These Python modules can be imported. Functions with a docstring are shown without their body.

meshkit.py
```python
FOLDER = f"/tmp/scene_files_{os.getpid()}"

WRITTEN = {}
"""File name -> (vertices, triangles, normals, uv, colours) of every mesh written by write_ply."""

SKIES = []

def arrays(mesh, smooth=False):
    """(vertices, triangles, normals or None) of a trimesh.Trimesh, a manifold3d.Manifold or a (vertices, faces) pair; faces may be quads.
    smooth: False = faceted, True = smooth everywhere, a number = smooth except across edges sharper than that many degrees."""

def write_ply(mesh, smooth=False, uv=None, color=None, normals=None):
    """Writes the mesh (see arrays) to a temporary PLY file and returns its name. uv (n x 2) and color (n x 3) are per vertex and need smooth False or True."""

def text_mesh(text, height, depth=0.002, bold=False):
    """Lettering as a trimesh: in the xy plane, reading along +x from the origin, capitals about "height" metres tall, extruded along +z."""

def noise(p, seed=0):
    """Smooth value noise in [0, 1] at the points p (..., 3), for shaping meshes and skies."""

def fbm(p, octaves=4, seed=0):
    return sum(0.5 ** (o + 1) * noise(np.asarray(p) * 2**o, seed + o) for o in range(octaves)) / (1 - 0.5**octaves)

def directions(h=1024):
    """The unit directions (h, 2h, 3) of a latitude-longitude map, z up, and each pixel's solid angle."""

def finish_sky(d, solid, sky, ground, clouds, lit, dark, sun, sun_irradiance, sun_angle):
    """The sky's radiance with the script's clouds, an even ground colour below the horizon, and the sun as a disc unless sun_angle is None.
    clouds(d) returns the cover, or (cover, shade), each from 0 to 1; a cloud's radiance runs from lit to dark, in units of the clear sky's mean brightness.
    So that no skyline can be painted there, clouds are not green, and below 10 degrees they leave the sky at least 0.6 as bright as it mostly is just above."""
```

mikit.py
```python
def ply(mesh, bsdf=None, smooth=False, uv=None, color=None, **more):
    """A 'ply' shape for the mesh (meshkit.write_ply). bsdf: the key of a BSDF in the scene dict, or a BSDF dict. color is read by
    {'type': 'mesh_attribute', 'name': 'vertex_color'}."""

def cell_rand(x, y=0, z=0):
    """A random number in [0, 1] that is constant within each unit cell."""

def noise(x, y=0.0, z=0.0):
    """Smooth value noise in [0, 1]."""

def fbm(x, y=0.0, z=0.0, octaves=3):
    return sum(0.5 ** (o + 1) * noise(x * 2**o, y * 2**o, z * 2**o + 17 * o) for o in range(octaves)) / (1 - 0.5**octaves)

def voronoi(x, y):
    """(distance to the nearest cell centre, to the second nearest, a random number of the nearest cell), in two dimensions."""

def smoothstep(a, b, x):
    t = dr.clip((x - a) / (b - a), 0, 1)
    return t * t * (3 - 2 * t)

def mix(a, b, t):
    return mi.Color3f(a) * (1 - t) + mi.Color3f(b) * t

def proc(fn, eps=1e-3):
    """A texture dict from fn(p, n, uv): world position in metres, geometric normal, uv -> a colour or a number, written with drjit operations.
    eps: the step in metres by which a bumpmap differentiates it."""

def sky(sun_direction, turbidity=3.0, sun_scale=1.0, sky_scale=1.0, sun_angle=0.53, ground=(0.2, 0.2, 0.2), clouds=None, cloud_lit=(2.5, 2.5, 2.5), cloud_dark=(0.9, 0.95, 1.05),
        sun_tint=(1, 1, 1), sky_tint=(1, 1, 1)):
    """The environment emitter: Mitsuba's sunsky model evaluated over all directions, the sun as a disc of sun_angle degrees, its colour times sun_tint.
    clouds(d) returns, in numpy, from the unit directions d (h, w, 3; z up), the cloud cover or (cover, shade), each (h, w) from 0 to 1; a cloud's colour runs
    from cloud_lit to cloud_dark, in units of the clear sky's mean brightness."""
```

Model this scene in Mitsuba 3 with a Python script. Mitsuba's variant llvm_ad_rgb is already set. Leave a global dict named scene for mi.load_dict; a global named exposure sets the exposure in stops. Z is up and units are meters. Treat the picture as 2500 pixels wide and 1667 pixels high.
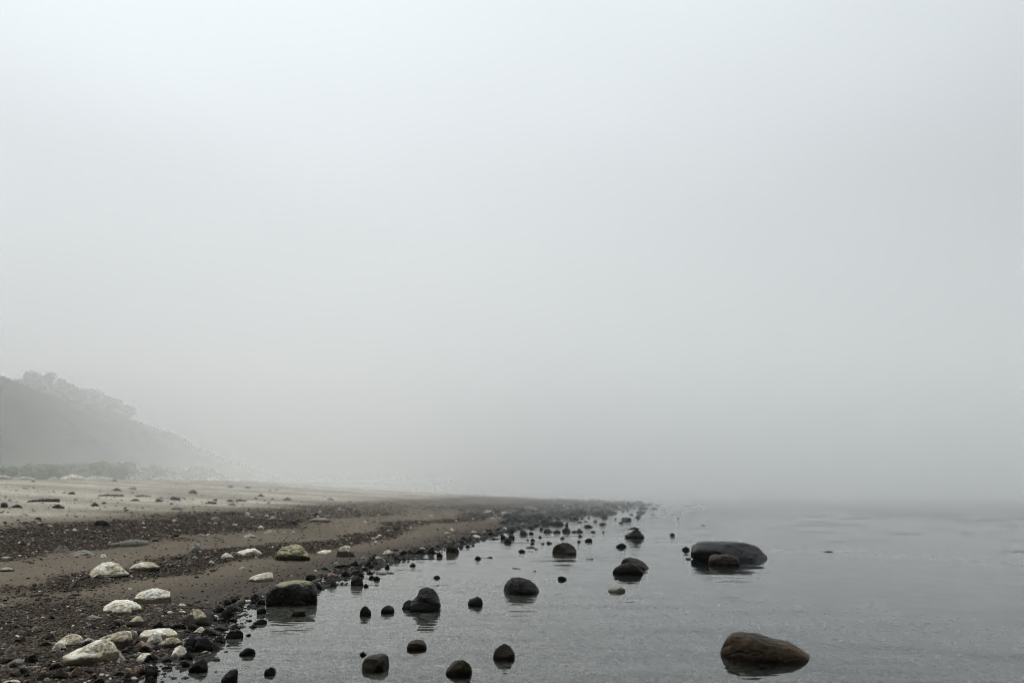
import math, random
import numpy as np, trimesh, drjit as dr, mitsuba as mi
import mikit, meshkit
from mikit import noise, fbm, voronoi, cell_rand, smoothstep, mix, proc

T = mi.ScalarTransform4f
scene, labels = {}, {}

# ---------------------------------------------------------------- camera, sky, exposure, fog
EYE, PITCH, HFOV = 1.6, 9.7105, 65.0
cp, sp = math.cos(math.radians(PITCH)), math.sin(math.radians(PITCH))
# fog: thin where we stand, a thick bank further along the shore (density per metre on a coarse grid)
FX, FY, FZ = np.meshgrid(np.linspace(-400, 400, 81), np.linspace(-200, 600, 81), np.linspace(-3, 24, 28), indexing='ij')


def fog_density(x, y, z):
    t = np.clip((y - 14) / 54, 0, 1)
    wisp = 0.6 + 0.8 * meshkit.fbm(np.stack([x * 0.035, y * 0.03, z * 0.12], -1), 3, 71)
    bank = 0.55 + 0.45 / (1 + np.exp(-(x + 15) / 10))  # thickest over the cold water
    deep = np.clip((y - 88) / 60, 0, 1)
    return FOG_NEAR + 0.035 * deep * deep * (3 - 2 * deep) + (FOG_FAR - FOG_NEAR) * t * t * (3 - 2 * t) * wisp * bank * (0.38 + 0.62 * np.exp(-np.maximum(z, 0) / 5.5))


FOG_NEAR, FOG_FAR = 0.0003, 0.066
scene['fog_medium'] = {'type': 'heterogeneous', 'albedo': {'type': 'rgb', 'value': [0.993, 0.998, 0.998]}, 'phase': {'type': 'hg', 'g': 0.5},
                       'sigma_t': {'type': 'gridvolume', 'grid': mi.VolumeGrid(fog_density(FX, FY, FZ).transpose(2, 1, 0).astype(np.float32)[..., None]),
                                   'wrap_mode': 'clamp', 'to_world': T().translate([-400, -200, -3]).scale([800, 800, 27])}}
scene['camera'] = {'type': 'thinlens', 'aperture_radius': 0.014, 'focus_distance': 9.5, 'fov': HFOV, 'fov_axis': 'x', 'near_clip': 0.1, 'far_clip': 4000.0,
                   'to_world': T().look_at(origin=[0, 0, EYE], target=[0, cp, EYE + sp], up=[0, 0, 1]),
                   'medium': {'type': 'ref', 'id': 'fog_medium'}}
SUN = np.array([-0.43, 0.51, 0.74]); SUN /= np.linalg.norm(SUN)


def cloud_deck(d):
    # one even sheet of stratus, brightest round the hidden sun, with faint broad mottling
    el, c = np.clip(d[..., 2], 0, 1), np.clip(d @ SUN, -1, 1)
    s = np.clip((c + 0.55) / 1.1, 0, 1)
    glow = 0.08 + 0.62 * s * s * (3 - 2 * s) + 0.42 * np.exp(-(np.arccos(c) / 0.8) ** 2)
    mott = 1 + 0.30 * (meshkit.fbm(d * [1.6, 1.6, 3.2] + 3.1, 3, 5) - 0.5)
    return np.ones(c.shape), 1 - np.clip((0.455 + 1.15 * el ** 4) * glow * mott, 0, 1)


scene['sky'] = mikit.sky(SUN, turbidity=6, sun_scale=0.1, sun_angle=30, ground=(0.02, 0.025, 0.026), clouds=cloud_deck,
                         cloud_lit=(4.06, 4.34, 4.49), cloud_dark=(0.02, 0.02, 0.02))
exposure = 1.82


# ---------------------------------------------------------------- lie of the land (metres; water level z = 0)
SHORE = np.array([[-9, -40], [-5.2, -8], [-3.9, 1], [-3.2, 4.6], [-3.0, 6.7], [-3.05, 7.36], [-3.15, 8.1], [-3.35, 9.25], [-3.62, 10.6], [-3.4, 11.4],
                  [-3.03, 13.0], [-2.92, 14.8], [-2.43, 16.8], [-1.97, 19.1], [-1.3, 21.3], [-0.6, 24.7], [0.2, 28.1], [1.27, 32.5], [3.15, 38.6], [5.25, 44.1], [7.6, 49.5], [8.7, 52.5],
                  [8.6, 54.5], [7.0, 58], [3.0, 65], [-2, 75], [-8, 92], [-14, 120], [-20, 170], [-30, 300], [-60, 900]], float)


def inland(x, y):
    """Signed distance from the waterline, positive on land."""
    x, y = np.asarray(x, float), np.asarray(y, float)
    p = np.stack([x.ravel(), y.ravel()], -1)
    best, side = np.full(len(p), 1e18), np.zeros(len(p))
    for a, b in zip(SHORE[:-1], SHORE[1:]):
        e = b - a
        t = np.clip(((p - a) @ e) / (e @ e), 0, 1)
        q = p - a - t[:, None] * e
        d2 = (q * q).sum(1)
        s = e[0] * (p[:, 1] - a[1]) - e[1] * (p[:, 0] - a[0])
        near = d2 < best - 1e-9
        side = np.where(near, s, side)
        best = np.where(near, d2, best)
    d = np.sqrt(best) * np.where(side >= 0, 1, -1)
    return d.reshape(x.shape)


def n2(x, y, f, seed=0, octaves=3):
    return meshkit.fbm(np.stack([np.asarray(x) * f, np.asarray(y) * f, np.zeros_like(np.asarray(x, float)) + 0.37], -1), octaves, seed) - 0.5


def height(x, y):
    x, y = np.asarray(x, float), np.asarray(y, float)
    d = inland(x, y)
    r = np.hypot(x, y)
    wob = np.clip(r / 30, 0.25, 1)
    d = d - 0.12 + 0.35 * wob * n2(x, y, 0.55, 3) + 0.16 * n2(x, y, 2.0, 4)
    up = np.maximum(d, 0)
    z = 0.030 * up + 0.024 * np.minimum(up, 14) + 0.045 * np.clip(up - 14, 0, 10) * (up < 1e9)
    z = np.where(z > 1.25, 1.25 + 0.42 * np.tanh((z - 1.25) / 0.42), z)
    low = np.minimum(d, 0)
    z = z + np.where(low < 0, -1.1 * (1 - np.exp(0.055 * low)), 0)
    z = z + np.clip((95 - r) / 35, 0, 1) * 0.07 * np.clip(up / 3, 0, 1) * n2(x * 0.8 + 0.25 * y, y * 0.35, 0.9, 8) + 0.012 * np.clip(np.abs(d) * 2, 0, 1) * n2(x, y, 4.0, 9)
    return z


def sstep(a, b, x):
    t = np.clip((np.asarray(x, float) - a) / (b - a), 0, 1)
    return t * t * (3 - 2 * t)


def gravel_cover(x, y, d):
    """0 = bare sand, 1 = close-packed gravel; bands run along the shore."""
    w = d + 2.8 * n2(x, y, 0.22, 21) + 2.4 * n2(x, y, 0.6, 22) * np.clip(d / 4, 0.2, 1)
    upper = sstep(5.0, 5.9, w) * (1 - sstep(8.6, 10.8, w)) * (0.85 - 0.45 * sstep(20, 36, y))
    mid = sstep(2.0, 2.5, w) * (1 - sstep(3.1, 3.7, w)) * 0.9 * sstep(9.5, 12, y)
    near = 0.8 * (1 - sstep(2.2, 2.8, w)) * (1 - sstep(9.6, 11.5, y)) * sstep(-0.3, 0.3, d + 0.3)
    rim = (1 - sstep(0.5, 1.4, w)) * sstep(9, 14, y) * 0.15 * (d > -0.2)
    far = 0.45 * sstep(0.1, 0.3, n2(x, y, 0.5, 23)) * sstep(10, 13, d) * (1 - sstep(24, 28, d))
    spit = 0.9 * sstep(33, 40, y) * (1 - sstep(5.0, 8.0, w)) * (d > -0.1)
    g = np.maximum.reduce([upper, mid, near, rim, far, spit])
    patch = n2(x, y, 1.3, 24, 4)
    return np.clip(g * (1 + 1.1 * patch) + 0.10 + 0.3 * np.maximum(patch, 0), 0, 1)


def to_linear(r, g, b):
    return np.array([((c / 255 + 0.055) / 1.055) ** 2.4 if c > 10 else c / 255 / 12.92 for c in (r, g, b)])


def lerp(a, b, t):
    return np.asarray(a) * (1 - t[..., None]) + np.asarray(b) * t[..., None]


def ground_colour(x, y, z, d, rng):
    g = gravel_cover(x, y, d)
    wob = 1.5 * n2(x, y, 0.3, 31)
    sand, pale = np.array([0.158, 0.134, 0.105]), np.array([0.53, 0.49, 0.41])
    dry = sstep(8.5, 13.0, d + 2 * wob) * (0.55 + 1.9 * n2(x * 0.22 + 0.35 * y, y * 1.7 - x * 0.4, 0.4, 32, 4))
    c = lerp(sand, pale, np.clip(dry, 0, 1))
    streak = n2(x * 0.9 + 0.2 * y, 0.28 * (y - 1.6 * x), 1.5, 33, 4)
    c = c * (1 + 0.55 * streak)[..., None]
    c = lerp(c, np.array([0.027, 0.0185, 0.0125]), 0.85 * g)
    wet = (1 - sstep(0.5, 2.1, d + 0.8 * wob)) * sstep(8.5, 11, y) + (1 - sstep(0.1, 0.8, d + 0.3 * wob)) * (y < 10)
    wet = np.clip(wet, 0, 1)
    c = lerp(c, np.array([0.062, 0.054, 0.048]), 0.75 * wet)
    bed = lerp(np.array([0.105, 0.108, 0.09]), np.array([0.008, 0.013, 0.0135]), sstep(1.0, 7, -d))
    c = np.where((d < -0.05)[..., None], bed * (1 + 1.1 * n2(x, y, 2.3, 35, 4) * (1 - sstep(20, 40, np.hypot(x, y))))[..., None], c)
    turf = sstep(27.5, 30, d + 2.0 * wob)
    c = lerp(c, np.array([0.075, 0.085, 0.045]), turf)
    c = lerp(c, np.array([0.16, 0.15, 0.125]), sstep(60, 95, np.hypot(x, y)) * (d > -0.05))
    grain = rng.random(x.shape)
    speck = np.where(grain > 0.985, 2.6, np.where(grain < 0.25, 0.55, 0.85 + 0.4 * grain))
    amount = (0.25 + 0.75 * g) * (d > -0.1) * (1 - sstep(30, 70, np.hypot(x, y)))
    return np.clip(c * (1 + amount * (speck - 1))[..., None], 0.004, 0.8)


def polar_grid(az, rad):
    a, r = np.meshgrid(az, rad, indexing='ij')
    x, y = r * np.sin(a), r * np.cos(a)
    i, j = np.meshgrid(np.arange(len(az) - 1), np.arange(len(rad) - 1), indexing='ij')
    q = np.stack([i * len(rad) + j, (i + 1) * len(rad) + j, (i + 1) * len(rad) + j + 1, i * len(rad) + j + 1], -1).reshape(-1, 4)
    return x.ravel(), y.ravel(), q




def ground_relief(p, n, uv):
    v = voronoi(p.x * 22, p.y * 22)[0]
    near = 1 - smoothstep(30.0, 60.0, dr.sqrt(p.x * p.x + p.y * p.y))
    return near * (0.016 * (1 - v) * fbm(p.x * 1.7, p.y * 1.7) + 0.012 * fbm(p.x * 9, p.y * 9, 0.0, 4))


scene['beach_bsdf'] = {'type': 'bumpmap', 'scale': 1.0, 'texture': proc(ground_relief, 4e-3),
                       'bsdf': {'type': 'diffuse', 'reflectance': {'type': 'mesh_attribute', 'name': 'vertex_color'}}}

rng = np.random.default_rng(11)
az = np.radians(np.concatenate([np.linspace(-180, -60, 40)[:-1], np.linspace(-60, -37, 60)[:-1], np.linspace(-37, 37, 960), np.linspace(37, 60, 60)[1:], np.linspace(60, 180, 40)[1:]]))
rad = np.concatenate([[0.02, 1, 2, 3, 4], np.geomspace(4.6, 70, 470), np.geomspace(70, 900, 60)[1:]])
gx, gy, quads = polar_grid(az, rad)
gz, gd = height(gx, gy), inland(gx, gy)
# the lake bed shelves off into deep water far out
qr, qd = np.hypot(gx, gy)[quads[:, 0]], gd[quads[:, 0]]
edge = 25 + 12 * n2(gx[quads[:, 0]], gy[quads[:, 0]], 0.05, 51)
quads = quads[~((qd < -3.5) & (qr > edge))]
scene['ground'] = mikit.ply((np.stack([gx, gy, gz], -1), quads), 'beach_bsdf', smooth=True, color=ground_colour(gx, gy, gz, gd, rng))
labels['ground'] = {'kind': 'structure', 'label': 'brown gravel and grey sand beach running down under the water'}

# water: one level sheet with real refraction; ripples a few millimetres high, longer across than along
def ripples(p, n, uv):
    x, y = p.x, p.y
    calm = 0.35 + 0.65 * smoothstep(0.35, 0.65, fbm(x * 0.22, y * 0.10, 3.0))
    a = fbm(x * 1.5 + 0.3 * y, y * 5.0, 0.0, 3)
    b = noise(x * 5.0 - 0.8 * y, y * 16.0, 5.0)
    c = noise(x * 0.8 + 0.15 * y, y * 2.4, 9.0)
    return 0.0068 * a * calm + 0.0026 * b * calm + 0.014 * c


scene['water_bsdf'] = {'type': 'bumpmap', 'scale': 1.0, 'texture': proc(ripples, 6e-3),
                       'bsdf': {'type': 'dielectric', 'int_ior': 1.37, 'ext_ior': 1.0}}
W = 900.0
wa = np.radians(np.linspace(-180, 180, 97))
wx, wy, wq = polar_grid(wa, np.concatenate([[0.02], np.geomspace(2, W, 50)]))
scene['water'] = mikit.ply((np.stack([wx, wy, np.zeros_like(wx)], -1), wq), 'water_bsdf')
labels['water'] = {'kind': 'structure', 'label': 'calm grey shallow water with faint ripples'}

# the wooded bluff behind the beach
def bluff(x, y):
    top = np.interp(y, [-50, 60, 86, 108, 128, 148, 165, 180, 320], [13, 13.6, 13.4, 12.4, 10.2, 6.6, 2.5, 1.0, 0.5])
    toe = -34 - 0.03 * (y - 50) + 5 * n2(x, y, 0.03, 41)
    t = sstep(0, 1, (toe - x) / 24.0)
    return 1.0 + (top - 1.0) * t + (2.0 * n2(x, y, 0.08, 42, 4) + 0.8 * n2(x, y, 0.3, 43, 3) + 2.2 * n2(x, y, 0.13, 44, 3)) * np.clip(t * 3, 0, 1) * (1 - sstep(140, 175, y)) - 1.5 * sstep(165, 190, y)


bx, by = np.meshgrid(np.linspace(-120, -26, 160), np.linspace(-20, 330, 260), indexing='ij')
bz = bluff(bx, by)
ii, jj = np.meshgrid(np.arange(159), np.arange(259), indexing='ij')
bq = np.stack([ii * 260 + jj, (ii + 1) * 260 + jj, (ii + 1) * 260 + jj + 1, ii * 260 + jj + 1], -1).reshape(-1, 4)


def turf(p, n, uv):
    return mix(mi.Color3f(0.034, 0.035, 0.027), mi.Color3f(0.060, 0.056, 0.042), fbm(p.x * 0.12, p.y * 0.12, p.z * 0.2, 3))


scene['hill_bsdf'] = {'type': 'twosided', 'bsdf': {'type': 'diffuse', 'reflectance': proc(turf)}}
scene['hill'] = mikit.ply((np.stack([bx.ravel(), by.ravel(), bz.ravel()], -1), bq), 'hill_bsdf', smooth=True)
labels['hill'] = {'kind': 'structure', 'label': 'dark wooded bluff fading into the fog behind the beach'}

# ---------------------------------------------------------------- stones
SPHERES = {}


def sphere(n):
    if n not in SPHERES:
        s = trimesh.creation.icosphere(subdivisions=n)
        SPHERES[n] = (np.array(s.vertices), np.array(s.faces))
    return SPHERES[n]


TONES = {  # dry face, second mineral, foot (weed and damp below the tide mark)
    'white': ((0.80, 0.768, 0.67), (0.52, 0.46, 0.34), (0.055, 0.043, 0.026)),
    'cream': ((0.66, 0.63, 0.53), (0.38, 0.325, 0.22), (0.045, 0.036, 0.020)),
    'pale': ((0.46, 0.44, 0.38), (0.30, 0.27, 0.21), (0.050, 0.042, 0.030)),
    'split': ((0.50, 0.46, 0.35), (0.30, 0.25, 0.16), (0.028, 0.023, 0.016)),
    'grey': ((0.27, 0.26, 0.23), (0.17, 0.16, 0.14), (0.04, 0.036, 0.03)),
    'olive': ((0.36, 0.33, 0.20), (0.20, 0.17, 0.10), (0.05, 0.04, 0.024)),
    'red': ((0.11, 0.066, 0.048), (0.24, 0.18, 0.13), (0.03, 0.018, 0.014)),
    'brown': ((0.012, 0.0085, 0.0045), (0.025, 0.018, 0.009), (0.007, 0.006, 0.005)),
    'brownb': ((0.019, 0.0122, 0.005), (0.042, 0.027, 0.0115), (0.007, 0.006, 0.005)),
    'slate': ((0.012, 0.0125, 0.013), (0.026, 0.026, 0.026), (0.010, 0.010, 0.010)),
    'dark': ((0.006, 0.006, 0.0057), (0.014, 0.013, 0.011), (0.006, 0.006, 0.006)),
    'darkb': ((0.0055, 0.0055, 0.006), (0.011, 0.011, 0.012), (0.006, 0.006, 0.006)),
    'black': ((0.007, 0.0065, 0.006), (0.012, 0.010, 0.008), (0.005, 0.005, 0.005)),
    'blackb': ((0.006, 0.0055, 0.004), (0.011, 0.010, 0.006), (0.005, 0.005, 0.004)),
}


def stone_relief(p, n, uv):
    return 0.016 * fbm(p.x * 14, p.y * 14, p.z * 14, 4) + 0.005 * noise(p.x * 75, p.y * 75, p.z * 75)


for key, rough, spec in (('dry_stone', 0.88, 0.25), ('wet_stone', 0.34, 0.07)):
    scene[key] = {'type': 'bumpmap', 'scale': 1.0, 'texture': proc(stone_relief, 3e-3),
                  'bsdf': {'type': 'principled', 'base_color': {'type': 'mesh_attribute', 'name': 'vertex_color'}, 'roughness': rough, 'specular': spec}}


def stone_mesh(profile, depth, bury, seed, level, rough=1.0, tone='dark', stain=0.0, lift=0.0):
    """profile: (across, height) points in metres of the stone's outline seen from the front; depth: half thickness."""
    rg = np.random.default_rng(seed)
    p, f = sphere(level)
    pr = np.array(profile, float)
    x0, x1 = pr[0, 0], pr[-1, 0]
    hmax = pr[:, 1].max()
    c, w = (x0 + x1) / 2, (x1 - x0) / 2
    u = np.clip(p[:, 0], -1, 1)
    u = np.sign(u) * np.abs(u) ** 0.9
    top = np.interp(c + w * u, pr[:, 0], pr[:, 1])
    ring = np.sqrt(np.maximum(1 - p[:, 0] ** 2, 1e-9))
    cap = np.clip(ring / 0.32, 0, 1) ** 0.65
    cy, cz = p[:, 1] / ring, p[:, 2] / ring
    q = 0.78 + 0.2 * rg.random()
    cy, cz = np.sign(cy) * np.abs(cy) ** q, np.sign(cz) * np.abs(cz) ** q
    lean = rg.uniform(-0.25, 0.25)
    dep = depth * (0.45 + 0.55 * (top / hmax) ** 0.5) * cap
    z = np.where(cz > 0, cz * top * np.maximum(cap, 0.35 * (ring > 1e-4)), cz * bury * cap)
    under = np.clip(-cz * 1.3 - 0.3, 0, 1) * np.clip(bury / (0.6 * w), 0, 1)
    u, cy = u * (1 - 0.35 * under), cy * (1 - 0.35 * under)
    v = np.stack([c + w * u, cy * dep + lean * depth * np.clip(z / hmax, 0, 1), z], -1)
    size = min(w, depth, hmax + 1e-6) if hmax > 0.3 * w else 0.5 * (w + hmax)
    k = 1.0 / max(w, 1e-6)
    # broken faces: shave the stone with a few tilted planes
    for _ in range(10 if level < 5 else 6):
        nrm = rg.normal(size=3) * [0.5, 1, 0.8]
        nrm /= np.linalg.norm(nrm)
        d = v @ nrm
        cut = np.quantile(d, rg.uniform(0.80, 0.98))
        v = v - np.maximum(d - cut, 0)[:, None] * nrm * (0.92 if level < 5 else 0.6)
    out = v - [c, 0, hmax * 0.3]
    out /= np.linalg.norm(out, axis=1, keepdims=True) + 1e-9
    s = v * k + rg.uniform(-50, 50, 3)
    bumps = 0.15 * (meshkit.fbm(s * 1.7, 3, seed) - 0.5) + 0.075 * (meshkit.fbm(s * 5.5, 3, seed + 3) - 0.5)
    crack = np.abs(meshkit.fbm(s * [1.6, 1.6, 3.4], 3, seed + 7) - 0.5)
    bumps = bumps - 0.055 * np.exp(-(crack / 0.022) ** 2)
    v = v + out * (bumps * rough * size)[:, None]
    edge = np.linspace(v[:, 0].min(), v[:, 0].max(), 26)
    b = np.clip(np.digitize(v[:, 0], edge) - 1, 0, 24)
    have = np.full(25, 1e-6)
    np.maximum.at(have, b, v[:, 2])
    mid = (edge[1:] + edge[:-1]) / 2
    want = np.interp(x0 + (mid - edge[0]) * (x1 - x0) / (edge[-1] - edge[0]), pr[:, 0], pr[:, 1])
    fix = np.clip(want / have, 0.6, 1.7)
    fix = np.convolve(np.pad(fix, 1, mode='edge'), [0.25, 0.5, 0.25], mode='valid')
    v[:, 2] *= np.where(v[:, 2] > 0, np.interp(v[:, 0], mid, fix), 1.0)
    show = v[:, 2] > -0.03 * hmax
    lo, hi = v[show, 0].min(), v[show, 0].max()
    v[:, 0] = x0 + (v[:, 0] - lo) * (x1 - x0) / (hi - lo)
    v[:, 2] *= np.where(v[:, 2] > 0, hmax / v[:, 2].max(), 1.0)
    a, b, foot = (np.array(t) for t in TONES[tone])
    t = sstep(0.40, 0.62, meshkit.fbm(s * 3.2, 4, seed + 11))
    col = lerp(a, b, t)
    fine = meshkit.fbm(s * 21, 3, seed + 13)
    col = col * (0.62 + 0.76 * fine)[:, None]
    col = col * (1 - 0.55 * np.exp(-(crack / 0.018) ** 2))[:, None]
    pit = meshkit.noise(s * 11, seed + 17)
    col = col * np.where(pit > 0.74, 0.45, 1.0)[:, None]
    if stain:
        mark = stain * hmax * (1 + 0.9 * (meshkit.fbm(s * [2.0, 2.0, 0.8], 3, seed + 19) - 0.5)) + 0.22 * hmax * (meshkit.fbm(s * 6, 3, seed + 23) - 0.5)
        t = 1 - sstep(-0.05 * hmax, 0.14 * hmax, v[:, 2] - mark)
        col = lerp(col, foot * np.ones_like(col) * (0.6 + 0.8 * fine)[:, None], t)
    damp = 1 - sstep(0.01, 0.035, v[:, 2] + lift + 0.02 * (fine - 0.5))
    col = col * (1 - 0.55 * damp)[:, None]
    if tone == 'blackb':  # worn pale crown
        t = sstep(0.82, 0.95, v[:, 2] / hmax + 0.25 * (meshkit.fbm(s * 4, 3, seed + 29) - 0.5))
        col = lerp(col, np.array([0.30, 0.26, 0.17]) * np.ones_like(col), t * 0.8)
    return v, f, np.clip(col, 0.004, 0.85)


used = {}


def numbered(name):
    used[name] = used.get(name, -1) + 1
    return name if not used[name] else f'{name}_{used[name]:03d}'


def put(name, mesh, bsdf, at, yaw, label, category, group=None, color=None):
    key = numbered(name)
    ca, sa = math.cos(yaw), math.sin(yaw)
    v = np.asarray(mesh[0])
    v = np.stack([v[:, 0] * ca + v[:, 1] * sa, -v[:, 0] * sa + v[:, 1] * ca, v[:, 2]], -1) + at
    scene[key] = mikit.ply((v, mesh[1]), bsdf, smooth=True, color=color)
    labels[key] = {'label': label, 'category': category}
    if group:
        labels[key]['group'] = group
    return key


def add_stone(name, tone, x, y, z, yaw, depth, bury, stain, rough, level, label, group, profile):
    seed = int(abs(x) * 1000 + y * 77) % 99991
    v, f, col = stone_mesh([(a / 1000, b / 1000) for a, b in profile], depth, bury, seed, level, rough, tone, stain, lift=z)
    wet = tone in ('dark', 'darkb', 'black', 'blackb', 'slate', 'brown', 'brownb')
    put(name, (v, f), 'wet_stone' if wet else 'dry_stone', [x, y, z], yaw, label, 'boulder' if name == 'boulder' else 'cobble' if name == 'cobble' else 'stone', group, col)


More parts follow.
